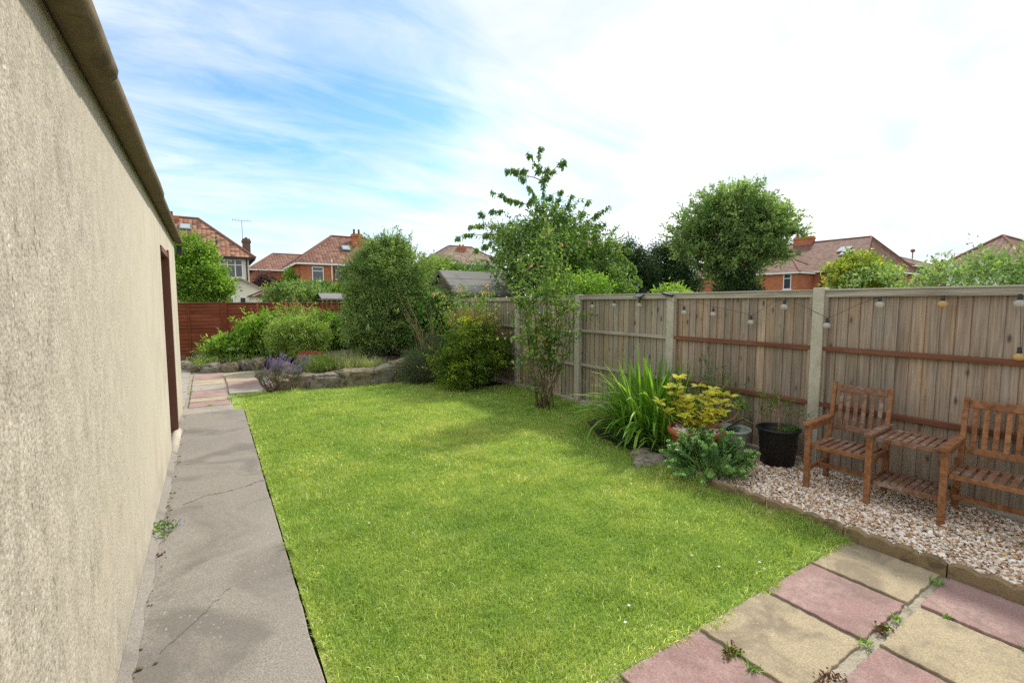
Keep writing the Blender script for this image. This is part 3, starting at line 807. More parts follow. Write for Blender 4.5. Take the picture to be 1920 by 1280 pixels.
# scalloped edging
elab = ['scalloped edging stone at the bottom right corner of the gravel', 'scalloped edging stone beside the red patio slab', 'scalloped edging stone at the corner where lawn meets buff slab', 'scalloped edging stone half buried in grass below the bench', 'scalloped edging stone running under the fleshy green plant']
for i in range(5):
    y0 = .37+i*.58; y1 = y0+.572; m = MB(); N_ = 48; V = []; F = []
    for k in range(N_+1):
        t = k/N_; y = t*(y1-y0)
        z = .082+.026*abs(math.sin(t*4*math.pi))**.7 + mnoise.noise(Vector((y*9, i*3., 0)))*.006
        q = mnoise.noise(Vector((y*7, i*3., 5)))*.004
        V += [(q, y, -.1), (q, y, z-.012), (.012, y, z), (.036, y, z), (.05+q, y, z-.012), (.05+q, y, -.1)]
    for k in range(N_):
        for j in range(5): F.append((k*6+j, (k+1)*6+j, (k+1)*6+j+1, k*6+j+1))
    F.append((0, 1, 2, 3, 4, 5)); F.append(tuple(N_*6+j for j in (5, 4, 3, 2, 1, 0)))
    m.add(V, F); o = m.build('edging_stone', M['edging']); o.location = (3.832+(.02 if i == 4 else 0), y0, 0)
    o.rotation_euler = (0, 0, (-.01, .004, -.006, .008, -.03)[i])
    tag(o, elab[i], 'edging stone', 'scalloped edging stones along the gravel')

# gravel
def gravel():
    g = np.random.default_rng(12); V0, F0 = ico(1); nP = 19000
    x = g.uniform(3.885, 5.215, nP); y = g.uniform(.32, 3.55, nP)
    keep = ~((y > 3.05) & (x < 4.0+(y-3.05)*.5)); x, y = x[keep], y[keep]; nP = len(x)
    s = g.lognormal(math.log(.0092), .32, nP); s = np.clip(s, .0045, .019)
    q = nrm(g.normal(size=(nP, 4))); a, b, c, d = q.T
    tz = g.normal(0, .25, (nP, 2))
    ang = g.uniform(0, 6.28, nP); ca, sa = np.cos(ang), np.sin(ang)
    sc = np.stack([s*g.uniform(1., 1.5, nP), s*g.uniform(.75, 1.1, nP), s*g.uniform(.5, .8, nP)], 1)
    Vn = V0[None]*(1+g.normal(0, .12, (nP, len(V0), 1)))*sc[:, None]
    X = Vn[..., 0]*ca[:, None]-Vn[..., 1]*sa[:, None]; Y = Vn[..., 0]*sa[:, None]+Vn[..., 1]*ca[:, None]
    Z = Vn[..., 2]+X*tz[:, :1]+Y*tz[:, 1:]
    h = .018+np.array([mnoise.noise(Vector((p*2.2, r*2.2, 0)))*.014 for p, r in zip(x, y)])
    z = h+g.uniform(0, .022, nP)
    P = np.stack([X+x[:, None], Y+y[:, None], Z+z[:, None]], -1)
    F = (np.arange(nP)[:, None, None]*len(V0)+F0[None]).reshape(-1, 3)
    o = fast('gravel', [(P.reshape(-1, 3), F, np.repeat(g.random(nP), len(V0)))], M['gravel'], None, False)
    tag(o, 'pale mixed quartz gravel spread under the bench and pots', 'gravel', kind='stuff')
gravel()

# =================================================================== GRASS
def inpoly(x, y, poly):
    ins = np.zeros(len(x), bool); k = len(poly)
    for i in range(k):
        x1, y1 = poly[i]; x2, y2 = poly[(i+1) % k]
        c = ((y1 > y) != (y2 > y)) & (x < (x2-x1)*(y-y1)/((y2-y1) if y2 != y1 else 1e-9)+x1)
        ins ^= c
    return ins
def vnoise(x, y, f, seed):
    g = np.random.default_rng(seed); G = g.random((64, 64))
    X = x*f; Y = y*f; i = np.floor(X).astype(int); j = np.floor(Y).astype(int); u = X-i; v = Y-j
    u = u*u*(3-2*u); v = v*v*(3-2*v)
    a = G[i % 64, j % 64]; b = G[(i+1) % 64, j % 64]; c = G[i % 64, (j+1) % 64]; d = G[(i+1) % 64, (j+1) % 64]
    return (a*(1-u)+b*u)*(1-v)+(c*(1-u)+d*u)*v
def grass():
    g = np.random.default_rng(21)
    xs, ys = [], []
    for (y0, y1, den) in ((1.34, 3.6, 26000), (3.6, 5.5, 17000), (5.5, 7.5, 11000), (7.5, 10.4, 8000)):
        nn = int((5.3-.2)*(y1-y0)*den); xs.append(g.uniform(.2, 5.3, nn)); ys.append(g.uniform(y0, y1, nn))
    x = np.concatenate(xs); y = np.concatenate(ys)
    # ragged front edge over the slabs
    wob = (vnoise(x, y, 4, 1)-.4)*.09+(vnoise(x, y, 17, 2)-.5)*.05
    LG = [(.37, 1.455), (3.84, 1.455)]+LAWN[2:]
    k = inpoly(x, y+np.where(y < 1.8, wob, 0), LG)
    # thin the turf next to the patio
    k &= ~((y < 1.62) & (g.random(len(x)) < .35))
    k &= ~((x < .40) & (vnoise(x, y, 7, 14) < .5))
    x, y = x[k], y[k]; nn = len(x)
    h = g.lognormal(math.log(.027), .3, nn)*(.65+.8*vnoise(x, y, 2.5, 4))
    tall = np.clip((vnoise(x, y, 6, 5)-.55)*3, 0, 1); h *= 1+tall*.5
    ed = np.clip(1-(3.84-x)/.3, 0, 1)*(y < 3.3)*(y > 1.5); h *= 1+ed*1.5*vnoise(x, y, 9, 6)
    ed2 = np.clip(1-np.hypot(x-4.46, y-6.12)/.35, 0, 1); h *= 1+ed2*1.5
    ed3 = np.clip(1-(5.2-x)/.25, 0, 1)*(y > 5.2); h *= 1+ed3*1.2
    ed4 = np.clip(1-(x-.36)/.06, 0, 1)*(y < 8.8); h *= 1+ed4*.4
    ed5 = np.clip(1-np.hypot(x-3.85, y-3.1)/.5, 0, 1); h *= 1+ed5*1.2
    h = np.clip(h, .01, .14)
    w = g.uniform(.0011, .0024, nn)*(1+np.clip((y-3)/6, 0, 1)*1.2)
    az = g.uniform(0, 6.283, nn); ln = h*np.abs(g.normal(.55, .4, nn))
    ov = (y < 1.6) & (g.random(nn) < .55); az[ov] = -1.57+g.normal(0, .7, ov.sum()); ln[ov] *= 1.5
    ov = (x < .42) & (g.random(nn) < .5); az[ov] = 3.14+g.normal(0, .7, ov.sum())
    fa = g.uniform(0, 6.283, nn)
    z0 = np.full(nn, .0)
    c, s = np.cos(fa), np.sin(fa); lx, ly = np.cos(az)*ln, np.sin(az)*ln
    bl = np.stack([x-c*w, y-s*w, z0], 1); br = np.stack([x+c*w, y+s*w, z0], 1)
    ml = np.stack([x-c*w*.8+lx*.3, y-s*w*.8+ly*.3, z0+h*.6], 1); mr = np.stack([x+c*w*.8+lx*.3, y+s*w*.8+ly*.3, z0+h*.6], 1)
    tp = np.stack([x+lx, y+ly, z0+h*(.95-.25*np.clip(ln/h, 0, 1.5))], 1)
    V = np.stack([bl, br, ml, mr, tp], 1).reshape(-1, 3)
    base = np.arange(nn)[:, None]*5
    t = np.clip(g.normal(.48, .2, nn), 0, .93)
    straw = g.random(nn) < .02+.05*np.clip((vnoise(x, y, 3, 9)-.6)*4, 0, 1)+.30*np.clip(1-(y-1.42)/.14, 0, 1)*vnoise(x, y, 5, 31)+.16*np.clip(1-(x-.37)/.07, 0, 1)*vnoise(x, y, 4, 32); t[straw] = g.uniform(.96, 1, straw.sum())
    T5 = np.repeat(t, 5)
    # one vertex pool, two face sizes
    Q = base+np.array([[0, 1, 3, 2]]); T3 = base+np.array([[2, 3, 4]])
    me = bpy.data.meshes.new('grass')
    L = np.concatenate([Q.ravel(), T3.ravel()]).astype(np.int32)
    S = np.concatenate([np.arange(nn)*4, nn*4+np.arange(nn)*3]).astype(np.int32)
    me.vertices.add(len(V)); me.vertices.foreach_set('co', V.astype(np.float32).ravel())
    me.loops.add(len(L)); me.loops.foreach_set('vertex_index', L)
    me.polygons.add(len(S)); me.polygons.foreach_set('loop_start', S)
    a = me.attributes.new('tint', 'FLOAT', 'POINT'); a.data.foreach_set('value', T5.astype(np.float32))
    me.update(calc_edges=True)
    o = link('grass', me, M['blade'])
    tag(o, 'short bright green lawn grass with paler dry patches', 'grass', kind='stuff')
grass()
# daisies
dz = [(.87, 3.6), (.95, 3.56), (2.88, 4.39), (2.65, 1.93), (2.68, 1.75), (2.95, 1.64), (2.9, 1.58), (1.78, 1.69), (3.62, 6.33), (3.97, 5.9), (1.9, 1.78)]
dl = ['daisy in the left part of the lawn, nearer the path', 'daisy just right of another in the left part of the lawn', 'daisy alone in the middle of the lawn', 'daisy farthest from the patio slabs of the front group', 'daisy in the front group, behind the red slab', 'daisy at the lawn edge nearest the buff corner slab', 'daisy at the lawn edge behind the red slab', 'daisy in the grass above the front red slab', 'daisy in the shade left of the rose stems', 'daisy in the shade close to the rose stems', 'daisy behind the weedy buff slab']
for i, (x, y) in enumerate(dz):
    g = np.random.default_rng(300+i); a = np.arange(11)/11*6.283
    P = np.zeros((11, 3)); T = np.stack([np.cos(a), np.sin(a), 0*a+.25], 1)
    o = fast('daisy', [leaves(P, T, np.tile([0, 0, 1.], (11, 1)), .011, .006, .5)], LM['white']); o.location = (x, y, .036)
    tag(o, 'white '+dl[i], 'daisy', 'daisies in the lawn')

# =================================================================== BENCH
bench = thing('companion_bench', 'brown slatted wooden twin seat bench with table shelf between seats', 'bench', (4.57, 2.14, .03), -R(90)+R(4.6))
# local: x along the length, y = -depth ... rotate so +x runs along the fence towards the camera, +y towards the fence
A = [0., .465, .94, 1.405]; DP = .455
def bpart(name, mb, mat='teak', lab=None, parent=bench):
    o = mb.build(name, M[mat], parent, bev=.004)
    if lab: o['label'] = lab
    return o
for i, a in enumerate(A):
    m = MB(); m.bb((a-.022, -.022, -.02), (a+.022, .025, .585)); bpart('leg', m)
    m = MB()
    m.beam((a, DP, -.02), (a, DP, .43), .042, .045, up=(0, 1, 0)); bpart('leg', m)
    m = MB()
    # arm: rounded front, level
    V = [(-.03, -.055), (-.02, -.075), (.02, -.075), (.032, -.055), (.032, DP+.05), (-.03, DP+.05)]
    m.prism([(a+x, y) for x, y in V], .588, .613); bpart('armrest', m, 'teak_worn' if i == 1 else 'teak', 'greyed worn armrest' if i == 1 else None)
    m = MB(); m.bb((a-.014, .026, .53), (a+.014, DP+.02, .586)); m.bb((a-.014, .026, .345), (a+.014, DP-.024, .39)); m.bb((a-.013, .026, .155), (a+.013, DP-.024, .195)); bpart('side_rail', m)
def seat(a, b, gtop='teak'):
    m = MB(); m.bb((a+.024, .0, .37), (b-.024, .024, .405)); bpart('seat_rail', m); m = MB(); m.bb((a+.024, DP-.05, .36), (b-.024, DP-.026, .395)); bpart('seat_rail', m)
    m = MB(); ns = 7; g = np.random.default_rng(int(a*100)+1)
    for k in range(ns):
        x = a+.045+(b-a-.09)*k/(ns-1); m.bb((x-.021, .0245, .388+g.normal(0, .001)), (x+.021, DP-.03, .403), float(np.clip(g.normal(.5, .25), 0, 1)))
    bpart('seat', m, 'teak_worn')
    m = MB(); m.bb((a+.015, .2, .16), (b-.015, .225, .2)); bpart('stretcher', m)
    # raked back
    def bk(z): return DP+.0+(z-.4)*.17
    o_ = None
    for e in (a+.012, b-.012):
        m = MB(); m.beam((e, bk(.36), .36), (e, bk(.93), .93), .034, .036, up=(0, 1, 0)); bpart('back_post', m)
    m = MB(); g = np.random.default_rng(int(b*100))
    for z0, z1, tt in ((.845, .91, .35), (.48, .535, .35)):
        zc = (z0+z1)/2; m.beam((a+.03, bk(zc), zc), (b-.03, bk(zc), zc), .022, z1-z0, tt, up=(0, .2, 1))
    for k in range(6):
        x = a+.075+(b-a-.15)*k/5; m.beam((x, bk(.53), .53), (x, bk(.85), .85), .034, .014, float(np.clip(g.normal(.55, .22), 0, 1)), up=(0, 1, 0))
    bpart('backrest', m, gtop)
seat(A[0], A[1], 'teak_worn'); seat(A[2], A[3])
def shelf(name, z, y0, y1, lab):
    m = MB(); a, b = A[1]+.024, A[2]-.024; g = np.random.default_rng(int(z*100))
    m.bb((a, y0, z-.035), (b, y0+.022, z)); m.bb((a, y1-.022, z-.035), (b, y1, z))
    for k in range(8):
        x = a+.025+(b-a-.05)*k/7; m.bb((x-.02, y0+.0225, z-.016), (x+.02, y1-.0225, z-.001), float(np.clip(g.normal(.5, .3), 0, 1)))
    bpart(name, m, 'teak_worn', lab)
shelf('table_top', .575, .03, DP+.02, None); shelf('shelf', .205, .03, DP-.03, None)

# =================================================================== POTS
def pot(name, label, loc, r, h, mat, rb=.72, rim=.028, lip=.05, fill=None, squash=0.):
    t = thing(name, label, 'plant pot', loc)
    m = MB(); rb *= r
    prof = [(rb*.9, 0), (rb, .01), (r*.93, h-lip-.004), (r*.95, h-lip), (r+.004, h-lip+.004), (r+.012, h-lip*.5), (r+.01, h-.006), (r, h), (r-rim*.7, h-.003), (r-rim, h-.02), (r-rim-.01, h-.07)]
    m.lathe(prof, n=40); m.build('pot', mat, t, True)
    return t
tp = pot('terracotta_pot', 'wide terracotta coloured pot topped with white pebbles, behind the fleshy plant', (4.45, 3.24, .02), .29, .34, M['terracotta'], .68, .03, .07)
g = np.random.default_rng(31); V0, F0 = ico(1); ch = []
for k in range(150):
    rr = .24*math.sqrt(g.random()); a = g.uniform(0, 6.28); s = g.uniform(.014, .032)
    ch.append((V0*np.array([s*1.3, s, s*.7]) + np.array([rr*math.cos(a), rr*math.sin(a), .29+g.uniform(0, .025)+(.24-rr)*.06]), F0, g.choice([.01, .1, .65, .7, .3])))
fast('pebble_topping', ch, M['gravel'], tp, True)['kind'] = 'stuff'
gp = pot('green_pot', 'grey green ribbed pot between the terracotta and black pots', (4.88, 3.1, .02), .2, .31, M['pot_green'], .72, .022, .035)
m = MB(); m.lathe([(.001, .24), (.1, .245), (.172, .24), (.17, .2)]); m.build('soil', M['soil'], gp)
bp = pot('black_pot', 'large black plastic tub in front of the concrete post', (5.0, 2.64, .02), .205, .4, M['black_plastic'], .78, .014, .03)
m = MB(); m.lathe([(.001, .33), (.1, .335), (.185, .33), (.183, .3)]); m.build('soil', M['soil'], bp)
# black frond or old bowl edge behind the green pot
g = np.random.default_rng(77)
o = fast('strap_frond', [straps(g, np.array([[4.95, 3.22, .26], [4.94, 3.24, .24]]), np.array([-.6, -.9]), np.array([.95, 1.1]), np.array([.34, .22]), np.array([.05, .035]), np.array([.25, .3]), np.array([.05, .2]))], LM['dark'])
tag(o, 'dark broad fronds leaning out behind the green pot', 'plant')

# yellow shrub in the terracotta pot
def yellow_shrub():
    t = thing('variegated_shrub', 'yellow leaved variegated shrub with twisted bare stems in the terracotta pot', 'shrub', (4.45, 3.24, .3))
    g = np.random.default_rng(32); m = MB(); lf = []
    # local frame: r = towards the right of the photo, mostly -y
    rx = np.array([.62, -.78, 0])
    tips = [(-.27, .38, .0), (-.34, .22, -.1), (-.16, .36, .15), (-.08, .28, -.1), (.02, .36, .1), (.1, .30, -.12), (.16, .34, .05), (.24, .33, -.05), (.32, .30, .1), (.2, .2, -.15), (.05, .18, -.2), (-.12, .16, -.18), (.12, .12, -.2), (-.22, .28, .12), (0, .08, -.15), (.3, .22, .0), (-.2, .45, .05)]
    dp = np.array([.78, .62, 0])
    for (a, z, d) in tips:
        b = rx*a*1.15+dp*d*.8+np.array([0, 0, z*1.3+.02])
        p = branch_path(g, (g.normal(0, .03), g.normal(0, .03), 0), b, 5, .07)
        m.tube(p, [.008, .006, .005, .004, .003], 6)
        for e in range(3):
            c = np.array(p[-1])*(1-.22*e)+g.normal(0, .02, 3)
            n_ = 7; az = g.uniform(0, 6.28)+np.arange(n_)*2.4
            T = np.stack([np.cos(az), np.sin(az), g.uniform(.1, .9, n_)], 1)
            lf.append(leaves(np.tile(c, (n_, 1))+g.normal(0, .008, (n_, 3)), T, np.tile([0, 0, 1.], (n_, 1))+g.normal(0, .3, (n_, 3)), g.uniform(.075, .115, n_), g.uniform(.042, .06, n_), np.clip(g.normal(.62, .2, n_), 0, 1), 'oval', .15, .2))
    # long bare twisted stem on the right
    q = [(.02, -.02, 0), (.05, -.06, .05), (.11, -.15, .09), (.17, -.22, .14), (.23, -.29, .19), (.25, -.33, .27), (.245, -.335, .33)]
    m.tube(q, [.014, .012, .011, .010, .009, .007, .005], 7); m.tube([(.0, .0, 0), (-.06, .06, .05), (-.15, .17, .1), (-.2, .24, .16)], [.012, .009, .007, .004], 6)
    m.build('stem', M['twig'], t, True)
    fast('foliage', lf, LM['yellow'], t)
    c, _ = crown(g, [((.26, -.35, .36), (.08, .08, .05))], 10, 22, .03, .03, .5)
    fast('foliage', [c], LM['mid'], t)['label'] = 'green tuft at the end of the bare stem'
yellow_shrub()

# small tree in the black tub
def sapling():
    t = thing('small_sapling', 'spindly sapling with layered green branches in the black tub', 'sapling', (5.0, 2.64, .35)); g = np.random.default_rng(35)
    m = MB(); lf = []
    m.tube([(0, 0, 0), (.005, 0, .12), (0, .004, .25), (.01, 0, .33), (.0, .02, .4)], [.009, .008, .006, .004, .002], 6)
    for (dx, dy, z0, z1) in ((-.1, .26, .28, .5), (-.08, .18, .26, .30), (.05, -.2, .25, .28), (.06, -.28, .22, .24), (-.12, .15, .3, .46), (0, .05, .33, .46), (-.1, .22, .22, .22), (.02, -.12, .3, .38), (.05, .1, .3, .34)):
        p = branch_path(g, (0, 0, z0*.85), (dx, dy, z1), 5, .06); m.tube(p, [.004, .003, .003, .002, .0015], 5)
        lf.append(leafy(g, p, 85, .022, .5, .5, .25, .018, up=.1))
    m.build('stem', M['twig'], t, True); fast('foliage', lf, LM['mid'], t)
    c, _ = crown(g, [((.06, -.09, .04), (.07, .07, .05))], 14, 22, .025, .03, .4, up=.6)
    fast('foliage', [c], LM['mid'], t)['label'] = 'weeds at the foot of the sapling'
sapling()

# thin bush behind the pots
def thin_bush():
    t = thing('thin_bush', 'thin wispy bush against the fence behind the yellow shrub', 'bush', (5.05, 3.45, .03)); g = np.random.default_rng(36); m = MB(); lf = []
    for k in range(16):
        e = np.array([g.uniform(-.3, .08), g.normal(0, .28), g.uniform(.55, 1.1)]); p = branch_path(g, (g.normal(0, .03), g.normal(0, .05), 0), e, 6, .06)
        m.tube(p, [.006, .005, .004, .003, .002, .0015], 5)
        lf.append(leafy(g, p, 60, .03, .4, .45, .45, .035))
        for e2 in range(3):
            s = np.array(p[3+e2 % 2]); q = branch_path(g, s, s+g.normal(0, .1, 3)+np.array([0, 0, .1]), 4, .05); m.tube(q, .0015, 4); lf.append(leafy(g, q, 22, .028, .4, .5, .1, .02))
    m.build('stem', M['bark'], t, True); fast('foliage', lf, LM['mid'], t)
thin_bush()

# fleshy sedum
def sedum():
    t = thing('sedum_clump', 'bushy blue green fleshy leaved plant with pale buds at the gravel corner', 'plant', (4.1, 2.83, .0)); g = np.random.default_rng(37); m = MB(); lf = []; bd = []
    V0, F0 = ico(1)
    for k in range(120):
        a = g.uniform(0, 6.28); el = math.asin(g.uniform(.12, 1.)); r = .47*g.uniform(.78, 1.05)
        tip = np.array([math.cos(a)*math.cos(el)*r*1.02, math.sin(a)*math.cos(el)*r*1.0, .04+math.sin(el)*r*.92])
        base = np.array([math.cos(a)*.1*g.random(), math.sin(a)*.1*g.random(), 0])
        p = branch_path(g, base, tip, 5, .04, .06); m.tube(p, [.007, .006, .006, .005, .004], 5)
        P5 = np.array(p); ax = nrm(P5[-1]-P5[-2])
        nl = 18; s = np.linspace(.5, 1., nl); az = np.arange(nl)*2.4+g.uniform(0, 6)
        idx = s*4; i = np.minimum(idx.astype(int), 3); f = (idx-i)[:, None]; Pc = P5[i]*(1-f)+P5[i+1]*f
        u = nrm(np.cross(ax, [.3, .5, .8])); v = np.cross(ax, u)
        rad = np.cos(az)[:, None]*u+np.sin(az)[:, None]*v
        T = rad + ax*(.25+.5*s[:, None]) + np.array([0, 0, .15])
        Ls = .07*(1.15-.45*s)*g.uniform(.85, 1.2, nl)
        lf.append(leaves(Pc, T, np.tile(ax, (nl, 1))+g.normal(0, .1, (nl, 3)), Ls, Ls*.6, .35+.3*s+g.normal(0, .12)+g.normal(0, .08, nl), 'oval', .12, -.08))
        if g.random() < .75:
            nb = 20; q = rdir(g, nb); q = q+ax*.8
            for b in q:
                bd.append((V0*g.uniform(.005, .009)+P5[-1]+ax*.012+b*np.array([.017, .017, .012]), F0, g.random()))
    m.build('stem', LM['sedum_bud'], t, True); fast('foliage', lf, LM['sedum'], t); fast('flower_buds', bd, LM['sedum_bud'], t, True)
sedum()
rock('boulder', (3.9, 3.36, .0), (.5, .36, .2), 3, M['rock'], 'flat grey boulder on the lawn edge beside the fleshy plant', 'boulder', rz=.6, sq=.5, sub=5)
rock('boulder', (4.02, 3.62, .02), (.3, .22, .14), 9, M['rock_warm'], 'low stone half hidden under the strap leaved clump', 'boulder', rz=.2, sq=.7)

# strap leaved clump (montbretia)
def strap_clump():
    t = thing('strap_leaf_clump', 'tall clump of arching green strap leaves against the fence', 'plant', (4.62, 4.05, .0)); g = np.random.default_rng(38)
    n_ = 330; B = np.stack([g.normal(0, .13, n_), g.normal(0, .24, n_), np.zeros(n_)], 1)
    az = np.arctan2(B[:, 1]*.7+g.normal(0, .1, n_), B[:, 0]+g.normal(0, .09, n_)-.05)
    L = g.uniform(.6, 1.2, n_); tilt = np.abs(g.normal(.26, .18, n_)); cur = np.abs(g.normal(1.4, .6, n_))
    up = g.random(n_) < .22; cur[up] *= .2; tilt[up] *= .9; L[up] *= 1.0
    # keep the leaves on the garden side of the fence
    fenceward = np.cos(az) > .25; cur[fenceward] *= .12; tilt[fenceward] *= .35
    W = g.uniform(.026, .044, n_)
    c1 = straps(g, B, az, tilt, L, W, cur, g.normal(.5, .2, n_), 9)
    fast('foliage', [c1], LM['strap'], t)
    n2 = 90; B = np.stack([g.normal(-.2, .1, n2), g.normal(0, .3, n2), np.zeros(n2)], 1)
    az = np.pi+g.normal(0, .8, n2)
    c2 = straps(g, B, az, np.abs(g.normal(.55, .2, n2)), g.uniform(.4, .8, n2), g.uniform(.014, .024, n2), np.abs(g.normal(1.2, .3, n2)), g.normal(.5, .2, n2), 9)
    fast('foliage', [c2], LM['strap'], t)
strap_clump()
g = np.random.default_rng(39)
t = thing('ground_cover_plant', 'low dark leafy ground cover under the strap leaved clump', 'plant', (4.2, 4.0, 0))
c, _ = crown(g, [((0, -.15, .06), (.16, .35, .08)), ((.1, .25, .06), (.16, .3, .1))], 60, 20, .045, .045, .6, up=.4)
fast('foliage', [c], LM['dark'], t)

# rose with many stems
def rose():
    t = thing('climbing_rose', 'tall multi stemmed rose rising from the lawn before the fence', 'rose', (4.46, 6.12, -.01)); g = np.random.default_rng(41); m = MB(); lf = []; fl = []
    rx = np.array([.845, -.534, 0])
    ends = [(-.32, 1.9, 0), (-.22, 2.2, .1), (-.1, 2.5, .0), (.02, 2.75, .1), (.1, 2.45, -.1), (.2, 2.25, .05), (.32, 2.05, 0), (.45, 1.85, .1), (-.42, 1.7, .15), (.0, 2.0, -.25), (.25, 1.6, -.25), (-.2, 1.55, -.2), (.5, 1.5, .05), (.1, 1.3, -.3), (-.35, 2.25, .2), (.34, 2.4, .15)]
    dp = np.array([.534, .845, 0])
    for i, (a, z, d) in enumerate(ends):
        b0 = np.array([g.normal(0, .065), g.normal(0, .065), 0]); b1 = rx*a*1.1+dp*d*.6+np.array([0, 0, z*1.13])
        mid = rx*a*.62+np.array([0, 0, z*.45])+g.normal(0, .03, 3)
        p = branch_path(g, b0, mid, 5, .03)[:-1]+branch_path(g, mid, b1, 6, .05)
        m.tube(p, list(np.linspace(.013 if i < 8 else .008, .003, len(p))), 7)
        lf.append(leafy(g, p[5:], 46, .066, .6, .5, .1, .07, up=.1, tv=.2))
        for k in range(8):
            j = g.integers(4, len(p)-1); s = np.array(p[j]); e = s+rx*g.normal(0, .18)+dp*g.normal(0, .12)+np.array([0, 0, g.uniform(-.05, .28)])
            q = branch_path(g, s, e, 4, .06); m.tube(q, [.004, .003, .0025, .002], 5); lf.append(leafy(g, q, 18, .064, .6, .52, .1, .04, up=.1, tv=.2))
            if g.random() < .06:
                n_ = 12; fl.append(leaves(np.tile(e, (n_, 1)), rdir(g, n_)+np.array([0, 0, .3]), rdir(g, n_), .035, .03, g.random(n_)))
    # low shoots
    for k in range(10):
        a = g.uniform(0, 6.28); e = np.array([math.cos(a)*.35, math.sin(a)*.35, g.uniform(.5, 1.1)]); p = branch_path(g, (g.normal(0, .05), g.normal(0, .05), 0), e, 6, .05)
        m.tube(p, [.007, .006, .005, .004, .003, .002], 5); lf.append(leafy(g, p, 24, .045, .6, .5, .5, .05, tv=.2))
    m.build('stem', M['bark'], t, True); fast('foliage', lf, LM['rose'], t); [fast('faded_bloom', [q], LM['peach'], t) for q in fl]
rose()
def rose_spread():
    t = thing('rambling_rose', 'sprawling rambler with pale leaves and faded blooms on the fence', 'rose', (4.95, 9.1, 0)); g = np.random.default_rng(42); m = MB(); lf = []; fl = []
    for k in range(44):
        a = g.uniform(-1.0, .2); e = np.array([a, g.uniform(-.9, .7), g.uniform(1.25, 2.15)])
        p = branch_path(g, (g.normal(0, .06), g.normal(0, .1), .0), e, 7, .06, .14); m.tube(p, list(np.linspace(.01, .002, 7)), 5)
        lf.append(leafy(g, p[2:], 65, .055, .62, .55, .1, .07, up=.1, tv=.22))
        if g.random() < .4:
            n_ = 12; e = np.array(p[-1]); fl.append(leaves(np.tile(e, (n_, 1))+g.normal(0, .02, (n_, 3)), rdir(g, n_), rdir(g, n_), .04, .035, g.random(n_)))
    m.build('stem', M['bark'], t, True); fast('foliage', lf, LM['rose'], t); [fast('faded_bloom', [q], LM['peach'], t) for q in fl]
rose_spread()

def shrub(name, label, cat, loc, mat, blobs, ncl, nlf, cr, L, seed, asp=.5, stems=8, stemh=.6, group=None, sprays=0, slen=.25, sup=.2, sn=26, **kw):
    t = thing(name, label, cat, loc, 0, group); g = np.random.default_rng(seed)
    c, C = crown(g, blobs, ncl, nlf, cr, L, asp, **kw)
    m = MB(); ch = [c]
    for k in range(sprays):
        i = g.integers(len(blobs)); d = rdir(g, 1)[0]; d[2] = abs(d[2])*.95-.2; cc = np.array(blobs[i][0]); rr = np.array(blobs[i][1])
        p = branch_path(g, cc+d*rr*.75, cc+d*(rr+slen*g.uniform(.15, 1.))+np.array([0, 0, slen*sup*g.uniform(0, 1.5)]), 4, .06)
        ch.append(leafy(g, p, sn, L*.95, asp, kw.get('tmean', .45)+g.normal(.05, .14), .05, L*.35, shape=kw.get('shape', 'rhomb'), up=.15))
        m.tube(p, [.006, .005, .004, .002], 4)
    for k in range(stems):
        e = C[g.integers(len(C))]; p = branch_path(g, (g.normal(0, .05), g.normal(0, .05), -.05), e, 5, .06)
        hh = max(.15, e[2]); m.tube(p, list(np.linspace(.014*max(1, hh), .004, 5)), 6)
    if m.v: m.build('stem', M['bark'], t, True)
    fast('foliage', ch, mat, t)
    return t, g, C

# berberis like bush
t, g, C = shrub('berberis_bush', 'bushy yellow green shrub with coppery tips at the lawn corner', 'shrub', (4.4, 8.5, 0), LM['berberis'],
    [((0, 0, .55), (.72, .55, .5)), ((-.05, -.1, 1.05), (.45, .4, .35)), ((.3, 0, .8), (.5, .42, .45)), ((-.35, -.1, .5), (.42, .42, .45))], 330, 70, .07, .045, 51, .45, 14, out=.9, up=.15, flat=.5, shell=.3, tclump=.28, shape='oval', over=.15, sprays=130, slen=.42, sup=.0, sn=34)
c, _ = crown(g, [((-.05, .0, 1.35), (.5, .35, .16)), ((.35, 0, 1.15), (.35, .3, .2))], 45, 40, .06, .04, .45, up=.5)
fast('foliage', [c], LM['copper'], t)['label'] = 'coppery new growth at the top'
# dark greyish shrub with bare twigs left of it
t, g, C = shrub('straggly_shrub', 'straggly grey green shrub with bare twigs between evergreen and yellow green bush', 'shrub', (3.85, 9.55, 0), LM['rosemary'],
    [((0, 0, .42), (.52, .42, .36)), ((.2, .1, .75), (.32, .3, .3)), ((-.25, 0, .32), (.4, .3, .26))], 220, 50, .06, .05, 52, .22, 8, up=.5, out=.8)
m = MB(); lf = []
for k in range(16):
    e = np.array([g.normal(-.1, .22), g.normal(.1, .2), g.uniform(1.1, 1.95)]); p = branch_path(g, (g.normal(.1, .1), g.normal(.1, .1), .3), e, 6, .05); m.tube(p, list(np.linspace(.006, .0015, 6)), 5); lf.append(leafy(g, p, 55, .03, .3, .6, .35, .04))
m.build('twig', M['twig'], t, True); fast('foliage', lf, LM['rosemary'], t)
# ivy-ish dark climber between the two
shrub('leafy_creeper', 'dark broad leaved creeper against the right side of the evergreen', 'creeper', (4.6, 11.2, .2), LM['mid'], [((0, 0, .7), (.45, .4, .7)), ((.2, -.1, .3), (.5, .4, .4)), ((.3, .2, 1.4), (.3, .3, .4))], 130, 32, .09, .085, 53, .8, 4, tmean=.35)

